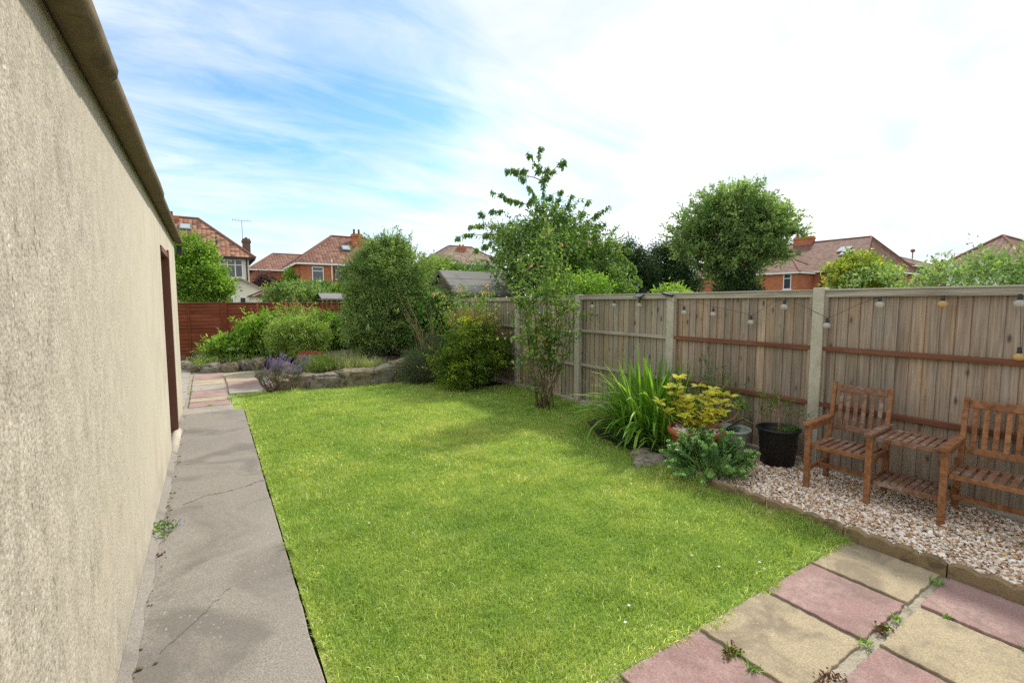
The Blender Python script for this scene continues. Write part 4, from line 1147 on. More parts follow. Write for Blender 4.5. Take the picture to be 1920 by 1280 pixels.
# large evergreen
EV = [((0, 0, 1.3), (1.1, .9, 1.15)), ((-.2, -.1, 2.1), (.95, .75, .85)), ((.45, 0, 2.3), (.7, .6, .75)), ((-.6, -.2, 1.0), (.65, .55, .85)), ((.65, -.25, 1.1), (.7, .6, .9)), ((-.1, 0, 2.85), (.4, .4, .42)), ((-.45, -.1, 2.5), (.4, .4, .45)), ((.3, .1, 2.95), (.25, .25, .3))]
t, g, C = shrub('evergreen_shrub', 'huge rounded evergreen shrub with small leaves behind the rockery', 'shrub', (3.93, 12.35, .15), LM['evergreen'], EV, 1000, 85, .085, .055, 55, .5, 18, shell=.5, out=.8, up=.35, zmin=-.9, tclump=.2, tmean=.56, tleaf=.12, over=.1, sprays=170, slen=.42, sup=.5, sn=55)
lf = []
for k in range(260):
    i = g.integers(len(EV)); d = rdir(g, 1)[0]; d[2] = abs(d[2])*1.1-.3; cc = np.array(EV[i][0]); rr = np.array(EV[i][1]); st = cc+d*rr*.85
    e = cc+d*(rr+g.uniform(.05, .22))+np.array([0, 0, .1]); lf.append(leafy(g, branch_path(g, st, e, 4, .04), 34, .055, .5, .62, 0, .035, up=.3, shape='rhomb'))
for k in range(110):
    a = g.uniform(0, 6.28); r = abs(g.normal(.45, .3)); s = np.array([math.cos(a)*r, math.sin(a)*r*.8, 2.75+g.uniform(-.2, .35)-r*.35]); e = s+np.array([g.normal(0, .05), g.normal(0, .05), g.uniform(.2, .42)])
    lf.append(leafy(g, branch_path(g, s, e, 4, .03), 45, .045, .45, .55, 0, .03, up=.3, shape='rhomb'))
fast('foliage', lf, LM['evergreen'], t)['label'] = 'upright new shoots at the top'

# rockery plants
shrub('hebe_bush', 'round pale variegated bush in the middle of the rockery', 'shrub', (1.85, 13.3, .3), LM['hebe'], [((0, 0, .48), (.72, .6, .48)), ((-.1, 0, .75), (.5, .45, .3)), ((.25, 0, .6), (.5, .45, .35))], 420, 38, .065, .062, 61, .42, 10, shell=.5, up=.35, tclump=.2, over=.1, sprays=90, slen=.28, sup=.6)
t, g, C = shrub('spreading_bush', 'spreading light green bush with white flowers in front of the red fence', 'shrub', (.95, 14.9, .25), LM['lime'], [((-.45, 0, .28), (.6, .45, .28)), ((.2, .1, .55), (.6, .5, .5)), ((.55, .2, .75), (.45, .4, .4)), ((-.8, -.1, .15), (.35, .35, .16))], 320, 34, .08, .095, 62, .45, 10, shell=.45, up=.3, tclump=.22, over=.15, shape='oval', sprays=80, slen=.4, sup=.5)
fl = []
for e in C[g.choice(len(C), 26)]:
    n_ = 6; fl.append(leaves(np.tile(e+np.array([0, -.08, .05]), (n_, 1)), rdir(g, n_), rdir(g, n_), .05, .045, .5))
[fast('flower', [q], LM['white'], t) for q in fl]
t, g, C = shrub('pale_flowering_shrub', 'loose shrub with tan tipped shoots rising behind the round bush', 'shrub', (1.9, 14.6, .3), LM['hebe'], [((0, 0, .7), (.7, .4, .5)), ((.3, .1, 1.0), (.5, .3, .35))], 130, 30, .08, .075, 63, .45, 6, up=.4)
m = MB(); lf = []
for k in range(34):
    e = np.array([g.normal(.1, .45), g.normal(0, .2), g.uniform(1.1, 1.6)]); p = branch_path(g, e-np.array([g.normal(0, .05), 0, .45]), e, 4, .04); m.tube(p, .004, 4); lf.append(leafy(g, p, 20, .045, .4, .6, .3, .02))
m.build('twig', M['twig'], t, True); fast('foliage', lf, LM['copper'], t)['label'] = 'tan tipped shoots'
shrub('leafy_rockery_bush', 'glossy mid green bush between the round bush and the evergreen', 'shrub', (3.1, 14.4, .3), LM['lime'], [((0, 0, .45), (.7, .5, .45)), ((-.2, 0, .7), (.4, .4, .35))], 190, 34, .08, .1, 64, .5, 6, tmean=.3, tclump=.2, shape='oval')
shrub('low_hebe_cushion', 'low bright green cushion on the near rockery stones', 'plant', (1.85, 10.95, .2), LM['hebe'], [((0, 0, .18), (.38, .32, .2)), ((.2, .05, .15), (.3, .3, .16))], 210, 50, .035, .028, 65, .35, 0, up=.8, tmean=.4)
t = thing('red_flower_cushion', 'small clump of dull red flowers behind the green cushion', 'flowers', (1.85, 11.65, .3)); g = np.random.default_rng(66)
c, _ = crown(g, [((0, 0, .12), (.26, .2, .12))], 40, 26, .035, .03, .5); fast('foliage', [c], LM['hebe'], t)
c, _ = crown(g, [((0, -.03, .18), (.26, .2, .12))], 40, 16, .03, .03, .8, up=.5, zmin=0); fast('flower', [c], LM['redflower'], t)
def tuft(name, label, loc, n_, L, seed, mat, rad=.12, W=.006, cat='ornamental grass', bend=.9):
    g = np.random.default_rng(seed); B = np.stack([g.normal(0, rad, n_), g.normal(0, rad, n_), np.zeros(n_)], 1); az = np.arctan2(B[:, 1], B[:, 0])+g.normal(0, .5, n_)
    o = fast(name, [straps(g, B, az, np.abs(g.normal(.35, .2, n_)), g.uniform(.5, 1.1, n_)*L, g.uniform(.6, 1.3, n_)*W, np.abs(g.normal(bend, .4, n_)), g.normal(.5, .22, n_), 6)], mat); o.location = loc
    return tag(o, label, cat)
tuft('grass_tuft', 'wispy pale ornamental grass right of the green cushion', (2.45, 11.0, .24), 900, .38, 67, LM['tuft'], .2)
tuft('grass_tuft', 'pale ornamental grass tuft spilling over the largest rockery stone', (2.98, 10.8, .24), 700, .34, 68, LM['tuft'], .16)
tuft('grass_tuft', 'darker grass tuft below the evergreen shrub', (2.7, 11.7, .3), 700, .42, 69, LM['tuft'], .25)
# low edge plants in left bed
t = thing('rockery_ground_cover', 'low yellowing ground cover spilling over the left bed stones', 'ground cover', (.2, 14.3, .2)); g = np.random.default_rng(70)
c, _ = crown(g, [((-.4, .15, .03), (.35, .5, .1)), ((.2, -.05, .03), (.5, .25, .09)), ((.75, .1, .03), (.35, .25, .1))], 120, 30, .06, .035, .5, up=.4, tmean=.5)
fast('foliage', [c], LM['hebe'], t)
tuft('dry_tuft', 'straw coloured dry tuft at the left end of the stone edged bed', (.0, 14.75, .25), 260, .3, 71, LM['tuft'], .14, cat='dry grass')

# rockery stones
RS = [((1.38, 10.40, .08), (.8, .5, .42), 'squat grey stone at the left end of the near rockery wall'), ((1.95, 10.24, .1), (.86, .5, .42), 'long stone under the green cushion in the near rockery wall'), ((2.55, 10.16, .11), (.86, .52, .44), 'middle rough stone of the near rockery wall'), ((3.1, 10.18, .13), (.8, .5, .48), 'tall rough stone below the pale grass tuft'), ((3.5, 10.2, .2), (.52, .5, .54), 'highest pale stone at the right end of the near rockery wall')]
for i, (l, s, lb) in enumerate(RS): rock('rockery_stone', l, s, 20+i, M['rock'] if i % 2 else M['rock_warm'], lb, 'stone', 'stones edging the rockery', rz=(.1, -.05, .02, .12, -.2)[i], rough=.26, sub=5, sq=.42)
RS2 = [((3.75, 10.0, .02), (.42, .34, .2), 'low flat stone right of the highest rockery stone'), ((4.2, 9.85, .02), (.5, .3, .16), 'low flat stone near the straggly shrub'), ((4.35, 9.95, .05), (.3, .3, .3), 'dark upright stone in the shade by the straggly shrub'),
 ((-.42, 14.3, .06), (.4, .36, .3), 'rounded stone at the left corner of the stone edged bed'), ((-.08, 13.92, .06), (.42, .36, .32), 'second stone from the left corner of the stone edged bed'), ((.3, 13.95, .07), (.4, .34, .3), 'third stone from the left corner of the stone edged bed'), ((.66, 14.05, .09), (.36, .36, .36), 'pale squarish stone in the middle of the bed edge'), ((.98, 14.0, .1), (.36, .4, .4), 'stone at the right end of the bed edge behind the lavender'), ((-.58, 14.85, .05), (.32, .5, .24), 'long low stone on the left side of the bed'), ((-.68, 15.5, .05), (.3, .55, .22), 'farthest low stone on the left side of the bed'), ((1.38, 13.2, .1), (.4, .6, .4), 'stone at the inner corner behind the lavender flowers'), ((1.42, 12.3, .1), (.36, .6, .36), 'mossy stone bordering the wide back paving'), ((1.38, 11.4, .1), (.36, .6, .36), 'stone bordering the back paving just behind the lavender')]
for i, (l, s, lb) in enumerate(RS2): rock('rockery_stone', l, s, 40+i, M['rock_warm'] if i % 2 else M['rock'], lb, 'stone', 'stones edging the rockery', rz=i*.4 % .5, rough=.25, sub=4)

# lavender
def lavender():
    t = thing('lavender_bush', 'leggy lavender with woody stems and purple flowers at the lawn edge', 'lavender', (.95, 10.15, 0)); g = np.random.default_rng(81); m = MB(); lf = []; fw = []
    for k in range(15):
        a = g.uniform(-.45, .6); e = np.array([a, g.uniform(-.12, .25), g.uniform(.26, .46)-.12*abs(a)]); p = branch_path(g, (g.normal(-.02, .06), g.normal(0, .05), 0), e, 6, .1)
        m.tube(p, list(np.linspace(.014, .005, 6)), 6)
        for j in range(6):
            s = np.array(p[-1-(j % 2)]); ev = s+np.array([g.normal(.05, .08), g.normal(0, .07), g.uniform(.06, .16)]); q = branch_path(g, s, ev, 4, .03); m.tube(q, .0025, 4)
            lf.append(leafy(g, q, 20, .04, .14, .5, 0, .015, up=.6))
            if a > -.25:
                for r_ in range(4):
                    f0 = ev+g.normal(0, .035, 3); f1 = f0+np.array([g.normal(.03, .03), g.normal(0, .02), g.uniform(.08, .15)]); q2 = branch_path(g, f0, f1, 3, .02); m.tube(q2, .0012, 3)
                    d = nrm(f1-f0); fw.append(leafy(g, [tuple(f1), tuple(f1+d*.05)], 14, .016, .6, .5, 0, .005))
    m.build('stem', M['bark'], t, True); fast('foliage', lf, LM['lav'], t); fast('flower', fw, LM['lavflower'], t)['kind'] = 'stuff'
lavender()
# weeds
def weed(label, x, y, s, seed, red=False, flower=False):
    t = thing('weed', label, 'weed', (x, y, .01), 0, 'weeds in joints and along the wall'); g = np.random.default_rng(seed)
    if red:
        n_ = 60; P = np.stack([g.normal(0, s*.55, n_), g.normal(0, s*.3, n_), g.uniform(.008, .02, n_)], 1); T = rdir(g, n_)+np.array([0, 0, .3]); fast('foliage', [leaves(P, T, rdir(g, n_)+np.array([0, 0, 1.]), .02, .011, g.random(n_)*.9)], LM['weedred'], t)
    n_ = 40; B = g.normal(0, s*.25, (n_, 3)); B[:, 2] = 0
    if not red or g.random() < .5: fast('foliage', [straps(g, B, g.uniform(0, 6.28, n_), np.abs(g.normal(.5, .3, n_)), g.uniform(.4, 1, n_)*s, np.full(n_, .005), np.abs(g.normal(.6, .3, n_)), g.random(n_), 5)], LM['strap'], t)
    if flower:
        c, _ = crown(g, [((0, 0, .04), (.05, .12, .04))], 14, 16, .02, .022, .7); fast('foliage', [c], LM['mid'], t)
        n_ = 30; P = np.array([.09, .08, .05])+g.normal(0, .025, (n_, 3)); fast('flower', [leaves(P, rdir(g, n_), rdir(g, n_), .013, .009, g.random(n_))], LM['lavflower'], t)
weed('red leaved weed in the joint left of the yellow front slab', 2.07, 1.27, .06, 91, True); weed('green weed in the joint below the red leaved one', 2.06, 1.16, .05, 92)
weed('red leaved weed in the joint right of the middle red slab', 2.9, .945, .05, 93, True); weed('grass weed in the joint beside the red leaved weed', 3.06, .945, .05, 94)
weed('grass weed where four slabs meet', 2.71, .945, .055, 95); weed('red and green weed at the bottom edge of the photo', 2.3, .935, .07, 96, True)
weed('weed in the joint by the scalloped edging', 3.68, .95, .055, 97); weed('small weed in the joint between red and buff right hand slabs', 3.32, .8, .03, 98); weed('grass weed at the right edge of the photo', 3.33, .5, .05, 99)
weed('leafy weed with purple flowers at the foot of the garage wall', -.385, 4.2, .07, 100, False, True); weed('leafy weed at the garage wall, nearer than the flowering one', -.39, 3.85, .06, 101, True)
weed('grass weed by the path end', -.1, 9.24, .07, 102); weed('grass weed at the lawn corner of the back path', .18, 9.74, .08, 103); weed('grass weed along the back slabs', -.42, 10.9, .08, 104)

# =================================================================== SHED and trees behind the fence
sh = thing('garden_shed', 'old timber garden shed with grey felt roof behind the fence', 'shed', (6.7, 13.1, 0))
m = MB(); m.bb((-.9, -1., 0), (1.2, 1., 1.98)); m.add([(-.9, -1., 1.98), (-.9, 1., 1.98), (-.9, 0, 2.6), (1.2, -1., 1.98), (1.2, 1., 1.98), (1.2, 0, 2.6)], [(0, 2, 1), (3, 4, 5), (0, 3, 5, 2), (1, 2, 5, 4)])
for k in range(12): m.bb((-.915, -1.01, .1+k*.16), (-.9, 1.01, .1+k*.16+.12))
for k in range(4):
    z = 2.03+k*.15; hw = 1.-(z+.1-1.98)/.62; m.bb((-.915, -hw, z), (-.9, hw, z+.11))
m.build('wall', M['shed_wood'], sh)
m = MB()
for sgn in (-1, 1):
    nv = Vector((0, sgn*.49, .87)); 
    a = Vector((0, 0, 2.67)); b = Vector((0, sgn*1.14, 1.99)); th = Vector((0, 0, .035))
    V = []
    for x in (-.98, 1.3):
        for p in (a, b): V += [p+Vector((x, 0, 0)), p+Vector((x, 0, 0))+th]
    m.add(V, [(0, 1, 3, 2), (4, 6, 7, 5), (1, 5, 7, 3), (0, 2, 6, 4), (2, 3, 7, 6), (0, 4, 5, 1)])
    # overlapping felt strips
    for t0 in (.33, .66):
        p = a+(b-a)*t0+th; q = a+(b-a)*(t0+.06)+th
        m.add([p+Vector((-.985, 0, .004)), q+Vector((-.985, 0, .008)), q+Vector((1.305, 0, .008)), p+Vector((1.305, 0, .004))], [(0, 1, 2, 3)])
m.build('roof', M['felt'], sh)
m = MB(); m.beam((-1., 0, 2.64), (-1., -1.16, 1.95), .02, .09); m.beam((-1., 0, 2.64), (-1., 1.16, 1.95), .02, .09); m.bb((-.98, -1.17, 1.93), (1.3, -1.14, 2.0)); m.build('bargeboard', M['shed_wood'], sh)

# frames for trees: right/away vectors of the garden's diagonal
RV = np.array([.845, -.534, 0.]); DV = np.array([.534, .845, 0.])
def loc3(a, d, z): return RV*a+DV*d+np.array([0, 0, z])
def tree(name, label, loc, mat, blobs, ncl, nlf, cr, L, seed, trunk_h, tr=.12, asp=.5, limbs=30, shape='rhomb', group=None, sprays=0, slen=.6, **kw):
    t = thing(name, label, 'tree', loc, 0, group); g = np.random.default_rng(seed)
    bl = [(loc3(*b[0]), b[1]) for b in blobs]
    c, C = crown(g, bl, ncl, nlf, cr, L, asp, shape=shape, **kw)
    m = MB(); top = np.array([0, 0, trunk_h])
    m.tube(branch_path(g, (0, 0, -.1), top, 5, .015), list(np.linspace(tr, tr*.75, 5)), 10)
    for k in range(limbs):
        e = C[g.integers(len(C))]; st = np.array([0, 0, trunk_h*g.uniform(.6, 1.)]); p = branch_path(g, st, e, 6, .05, .03); m.tube(p, list(np.linspace(tr*.4, .012, 6)), 6)
    ch = [c]
    # twigs that stick out of the crown and break up its outline
    for k in range(sprays):
        i = g.integers(len(bl)); d = rdir(g, 1)[0]; d[2] = abs(d[2])*.9-.15; cc = np.array(bl[i][0]); rr = np.array(bl[i][1])
        st = cc+d*rr*.8; e = cc+d*(rr+slen*g.uniform(.2, 1.))+np.array([0, 0, slen*.15]); p = branch_path(g, st, e, 4, .06)
        m.tube(p, list(np.linspace(.014, .005, 4)), 4); ch.append(leafy(g, p, int(22+20*slen), L*.95, asp, .48+g.normal(0, .1), .05, .05, shape=shape, up=.1))
    m.build('trunk', M['bark'], t, True)
    fast('crown', ch, mat, t)
    return t, g, C

# cherry tree
def cherry():
    blobs = [((.1, 0, 3.0), (1.7, 1.2, .95)), ((-.8, 0, 3.4), (.9, .8, .5)), ((.25, 0, 4.35), (.6, .5, .35)), ((1.0, .2, 2.7), (1.3, 1., .9)), ((1.3, 0, 2.3), (1.2, 1., .7)), ((.1, .2, 3.9), (.9, .7, .45)), ((-.1, 0, 2.4), (.6, .6, .5)), ((.9, .1, 3.75), (.5, .5, .4)), ((1.7, -.2, 2.0), (.9, .7, .5)), ((-.9, 0, 3.7), (.7, .6, .4)), ((.8, 0, 3.95), (.8, .6, .4)), ((1.6, 0, 3.4), (.6, .5, .5))]
    t, g, C = tree('cherry_tree', 'airy cherry tree with a tall leader shoot behind the fence', (8.42, 11.47, 0), LM['cherry'], blobs, 700, 40, .14, .115, 121, 2.3, .11, .42, 40, 'oval', shell=.3, out=.5, up=0., droopdir=.45, tclump=.22, over=.15, sprays=60, slen=.5)
    px = 14/886.
    m = MB(); lf = []
    def P(u, v, d=0.): return loc3((u-1015)*px*1.0, d, 1.72+(569-v)*px*1.0)
    sp = [((1010, 400), (1005, 283), 0), ((1006, 330), (985, 294), .1), ((1010, 345), (1046, 308), -.1), ((1046, 322), (1047, 305), -.1), ((1006, 340), (942, 318), .1), ((985, 320), (960, 322), .2), ((960, 322), (985, 352), .2), ((985, 352), (1000, 390), .1), ((1010, 380), (1045, 360), 0), ((1012, 350), (1018, 320), 0), ((1000, 370), (985, 380), 0),
          ((985, 385), (950, 370), .2), ((960, 380), (918, 365), .1), ((940, 400), (916, 402), 0), ((960, 430), (873, 424), .2), ((930, 440), (850, 447), 0), ((930, 450), (885, 468), 0), ((900, 430), (895, 400), 0),
          ((1050, 400), (1064, 368), 0), ((1080, 410), (1098, 375), .1), ((1090, 420), (1134, 388), .1), ((1100, 430), (1125, 420), 0), ((1130, 450), (1185, 505), -.1), ((1140, 480), (1198, 530), -.2), ((1120, 470), (1172, 470), 0), ((1100, 490), (1180, 540), -.3), ((950, 470), (905, 500), -.1), ((1030, 400), (1040, 375), .1)]
    for a, b, d in sp:
        p = branch_path(g, P(*a, d), P(*b, d+g.normal(0, .15)), 6, .03, .05); m.tube(p, list(np.linspace(.016, .004, 6)), 5)
        Ln = np.linalg.norm(np.array(p[-1])-np.array(p[0]))
        lf.append(leafy(g, p, int(40+90*Ln), .12, .42, .45, .1, .035, droop=.95, up=0, tv=.18, out=.55, clump=int(3+4*Ln)))
    m.tube(branch_path(g, P(1012, 470), P(1010, 395), 5, .02), [.05, .045, .04, .035, .03], 7)
    m.build('limb', M['bark'], t, True); fast('foliage', lf, LM['cherry'], t)['label'] = 'drooping sprays of the leader and branch ends'
cherry()
shrub('light_green_bush', 'light green leafy bush behind the fence right of the shed', 'bush', (8.0, 9.6, 0), LM['lime'], [((-.2, 0, 1.7), (1.0, .8, .7)), ((.3, -.3, 2.0), (.7, .6, .5))], 170, 36, .1, .085, 123, .5, 8, tmean=.35, shape='oval')
shrub('shed_side_bush', 'green bush behind the shed roof', 'bush', (8.2, 15.6, 0), LM['mid'], [((0, 0, 2.3), (1.8, 1., .75)), ((-1.2, .3, 2.6), (.8, .7, .6))], 240, 34, .13, .1, 124, .5, 8, tmean=.5, over=.15, sprays=60, slen=.6)
shrub('pale_bush', 'yellowish tall bush between the evergreen and the shed', 'bush', (6.4, 15.4, 0), LM['hebe'], [((0, 0, 2.2), (.9, .8, 1.0)), ((.5, .3, 2.5), (.7, .6, .7))], 200, 34, .12, .09, 125, .5, 8, over=.15, sprays=60, slen=.6)
tree('round_tree', 'large round headed tree rising beyond the right fence', (20.74, 13.29, 0), LM['roundtree'],
     [((0, 0, 5.0), (2.1, 2.0, 1.6)), ((-.2, 0, 6.2), (1.6, 1.5, .95)), ((1.4, 0, 5.3), (1.35, 1.3, .95)), ((-1.5, 0, 5.3), (1.15, 1.2, 1.05)), ((-1.6, 0, 4.2), (1.25, 1.2, .85)), ((.9, 0, 4.2), (1.25, 1.2, .85)), ((-.3, -.3, 3.3), (1.4, 1.3, .8)), ((2.3, 0, 4.9), (.6, .6, .4)), ((-2.5, 0, 4.8), (.6, .6, .4)), ((1.7, 0, 3.8), (.6, .6, .25))], 950, 30, .15, .17, 131, 3., .28, .42, 60, 'oval', shell=.2, out=.7, up=.2, tclump=.22, over=.16, sprays=230, slen=.75)
shrub('ivy_mass', 'dark ivy covered base below the round tree', 'ivy', (20.6, 13.0, 0), LM['dark'], [((-.1, 0, 2.2), (1.0, .9, 1.2))], 120, 50, .16, .12, 132, .7, 6)
tree('dark_tree', 'dark evergreen tree, left of the pair beside the cherry', (19.6, 18.5, 0), LM['dark'], [((0, 0, 3.1), (1.3, 1.2, 1.6)), ((-.3, 0, 4.1), (.75, .7, .85)), ((.4, -.2, 2.6), (1.1, 1., 1.3))], 320, 60, .16, .12, 133, 2., .15, .6, 16, 'rhomb', shell=.35, over=.12, sprays=50, slen=.4, group='dark evergreen trees beyond the fence')
tree('dark_tree', 'dark evergreen tree, right of the pair beside the round tree', (22.2, 18.3, 0), LM['dark'], [((0, 0, 3.2), (1.5, 1.3, 1.8)), ((-.2, 0, 4.2), (1.0, .9, .95)), ((.6, 0, 2.6), (1.4, 1.2, 1.2))], 380, 60, .17, .12, 134, 2., .15, .6, 16, 'rhomb', shell=.35, over=.12, sprays=50, slen=.4, group='dark evergreen trees beyond the fence')
shrub('lime_bush', 'small lime green bush just above the fence top by the round tree', 'bush', (9.05, 7.4, 0), LM['lime'], [((0, 0, 1.75), (.5, .4, .36))], 60, 40, .07, .09, 135, .35, 8, tmean=.6, shape='oval')
shrub('yellow_tipped_bush', 'rounded bush with yellow tips above the near fence panels', 'bush', (10.47, 4.12, 0), LM['orangelime'], [((0, 0, 2.05), (.52, .5, .5)), ((-.25, 0, 2.3), (.32, .3, .3)), ((.3, 0, 2.2), (.35, .3, .3))], 170, 36, .08, .07, 136, .45, 6, tmean=.45, tclump=.22, shape='oval', over=.15, sprays=60, slen=.3, sup=.4)
t, g, C = shrub('elder_hedge', 'pale green elder hedge showing above the nearest fence panel', 'hedge', (10.2, 3.1, 0), LM['elder'], [(loc3(-.6, .3, 1.75), (.7, .5, .58)), (loc3(.2, 0, 1.8), (.7, .5, .62)), (loc3(1.0, -.1, 1.85), (.75, .5, .7)), (loc3(1.8, -.3, 1.9), (.7, .5, .75))], 330, 34, .085, .07, 137, .45, 12, tmean=.5, tclump=.2, shape='oval')
lf = []
for k in range(60):
    s = loc3(g.uniform(.7, 2.2), g.normal(0, .2), g.uniform(2.1, 2.4)); lf.append(leafy(g, branch_path(g, s, s+np.array([g.normal(0, .1), g.normal(0, .1), g.uniform(.15, .45)]), 4, .04), 14, .07, .4, .45, 0, .03))
fast('foliage', lf, LM['elder'], t)['label'] = 'loose upright shoots'
tree('light_green_tree', 'light green young tree behind the garage and the red fence', (-.5, 25.0, 0), LM['lime'], [((.0, 0, 2.9), (1.1, 1., 1.2)), ((-.2, 0, 4.0), (.75, .7, .6)), ((.3, 0, 2.4), (.95, .9, .8)), ((-.7, 0, 3.2), (.8, .7, 1.)), ((.95, 0, 2.3), (.45, .4, .4))], 420, 46, .14, .12, 141, 2.2, .1, .55, 24, 'oval', shell=.35, tmean=.4, tclump=.22, up=.1, over=.12, sprays=90, slen=.5)
shrub('lilac_bush', 'rounded dusty green bush beyond the red fence', 'bush', (3.4, 24.0, 0), LM['evergreen'], [((0, 0, 1.6), (1.4, 1.2, 1.0)), ((-.5, 0, 2.0), (.8, .7, .75)), ((.6, 0, 1.7), (.9, .8, .8))], 300, 40, .12, .12, 142, .45, 6, tmean=.5, tclump=.2, over=.12, sprays=60, slen=.6)
shrub('purple_bush', 'purple leaved bush in front of the middle tiled roof', 'bush', (4.5, 49.5, 0), LM['purple'], [((0, 0, 2.4), (1.5, 1.2, 1.9))], 190, 46, .25, .2, 143, .5, 6)
shrub('wall_climber', 'green climber covering the corner of the orange brick house', 'climber', (5.75, 44.6, 0), LM['lime'], [((0, 0, 2.2), (.55, .5, 2.2)), ((.0, 0, 3.6), (.4, .4, .9))], 150, 40, .18, .17, 144, .6, 4, tmean=.25)
shrub('green_hedge_bush', 'green bush between the orange brick house and the big evergreen', 'bush', (5.6, 25.2, 0), LM['lime'], [((0, 0, 1.6), (.75, .7, 1.0)), ((.35, 0, 2.1), (.6, .6, .7))], 130, 40, .13, .12, 145, .55, 5, tmean=.3)
shrub('brick_house_bush', 'broad leafy bush below the orange brick house window', 'bush', (7.0, 40.5, 0), LM['mid'], [((0, 0, 1.8), (2.0, 1.2, 1.5))], 190, 40, .25, .2, 146, .55, 5)

# =================================================================== HOUSES
def slope(m, P, tint=.5):
    """roof facet with UVs in metres: u along the first edge (eave), v up the slope"""
    P = [Vector(p) for p in P]; u = (P[1]-P[0]).normalized(); nn = (P[1]-P[0]).cross(P[2]-P[0]).normalized(); v = nn.cross(u)
    uv = [((p-P[0]).dot(u), (p-P[0]).dot(v)) for p in P]
    m.add(P, [tuple(range(len(P)))], tint, [uv])
def hip_roof(name, x0, x1, y0, y1, ze, zr, r0, r1, mat, parent, axis='x', fascia=None, ridge=None):
    m = MB()
    if axis == 'x': yc = (y0+y1)/2; A_, B_ = (r0, yc, zr), (r1, yc, zr)
    else: xc = (x0+x1)/2; A_, B_ = (xc, r0, zr), (xc, r1, zr)
    c = [(x0, y0, ze), (x1, y0, ze), (x1, y1, ze), (x0, y1, ze)]
    if axis == 'x':
        slope(m, [c[0], c[1], B_, A_]); slope(m, [c[1], c[2], B_]); slope(m, [c[2], c[3], A_, B_]); slope(m, [c[3], c[0], A_])
        hips = [(c[0], A_), (c[3], A_), (c[1], B_), (c[2], B_), (A_, B_)]
    else:
        slope(m, [c[0], c[1], A_]); slope(m, [c[1], c[2], B_, A_]); slope(m, [c[2], c[3], B_]); slope(m, [c[3], c[0], A_, B_])
        hips = [(c[0], A_), (c[1], A_), (c[2], B_), (c[3], B_), (A_, B_)]
    ro = m.build(name, mat, parent)
    m = MB()
    for a, b in hips: m.tube([a, b], .1, 6)
    m.build('ridge_tile', ridge or M['ridge'], ro)
    m = MB(); th = .1
    m.bb((x0, y0-.02, ze-.16), (x1, y0+.1, ze-.012)); m.bb((x0-.02, y0+.1, ze-.16), (x0+.1, y1, ze-.012)); m.bb((x1-.1, y0+.1, ze-.16), (x1+.02, y1, ze-.012))
    m.build('fascia', fascia or M['white'], ro)
    return ro
def window(parent, c, w, h, face='y', cols=2, top=True, sill=True, mat=None):
    """c = centre on the wall face; face 'y' looks to -y, 'x' looks to -x"""
    def B(m, u0, u1, z0, z1, d0, d1):
        if face == 'y': m.bb((c[0]+u0, c[1]-d1, c[2]+z0), (c[0]+u1, c[1]-d0, c[2]+z1))
        else: m.bb((c[0]-d1, c[1]+u0, c[2]+z0), (c[0]-d0, c[1]+u1, c[2]+z1))
    f = .07; m = MB()
    B(m, -w/2, w/2, h/2-f, h/2, -.05, .05); B(m, -w/2, w/2, -h/2, -h/2+f, -.05, .05)
    B(m, -w/2, -w/2+f, -h/2+f, h/2-f, -.05, .05); B(m, w/2-f, w/2, -h/2+f, h/2-f, -.05, .05)
    for k in range(1, cols):
        x = -w/2+w*k/cols; B(m, x-f/2, x+f/2, -h/2+f, h/2-f, -.05, .045)
    if top: B(m, -w/2+f, w/2-f, h*.2-.03, h*.2+.03, -.05, .04)
    fr = m.build('window', M['white'], parent)
    m = MB(); B(m, -w/2+f*.5, w/2-f*.5, -h/2+f*.5, h/2-f*.5, .005, .015); m.build('pane', mat or M['pane'], fr)
    if sill:
        m = MB(); B(m, -w/2-.08, w/2+.08, -h/2-.09, -h/2-.005, -.05, .1); m.build('sill', M['white'], fr)
    return fr
def chimney(parent, c, w, d, z0, z1, mat, pots=2, ph=.4):
    m = MB(); m.bb((c[0]-w/2, c[1]-d/2, z0), (c[0]+w/2, c[1]+d/2, z1-.3)); m.bb((c[0]-w/2-.06, c[1]-d/2-.06, z1-.299), (c[0]+w/2+.06, c[1]+d/2+.06, z1-.15)); m.bb((c[0]-w/2, c[1]-d/2, z1-.149), (c[0]+w/2, c[1]+d/2, z1))
    o = m.build('chimney', mat, parent)
    for k in range(pots):
        m = MB(); m.lathe([(.11, 0), (.09, ph*.8), (.11, ph*.85), (.1, ph)], (c[0]+(k-(pots-1)/2)*.45, c[1], z1+.001), 12); m.build('chimney_pot', M['clay_pot'], o, True)
    return o
def rooflight(parent, c, w, h, nv, uv, mat=None):
    u = Vector(uv).normalized(); nn = Vector(nv).normalized(); v = nn.cross(u); rot = Matrix((u, v, nn)).transposed()
    m = MB(); m.box(Vector(c)+nn*.05, (w, h, .12), rot); o = m.build('rooflight', M['lead'], parent)
    m = MB(); m.box(Vector(c)+nn*.118, (w-.16, h-.16, .02), rot); m.build('pane', mat or M['rooflight'], o)
def aerial(parent, p, h, L=1.1, d=(1, 0, 0)):
    d = Vector(d); m = MB(); a = Vector(p); t = a+Vector((0, 0, h)); m.tube([a, t], .025, 6); m.tube([t-d*L*.5, t+d*L*.5], .018, 5)
    sd = d.cross(Vector((0, 0, 1)))
    for k in range(7):
        q = t+d*L*(-.5+k/6); m.tube([q-Vector((0, 0, .16)), q+Vector((0, 0, .16))], .012, 4)
    m.build('tv_aerial', M['metal'], parent)

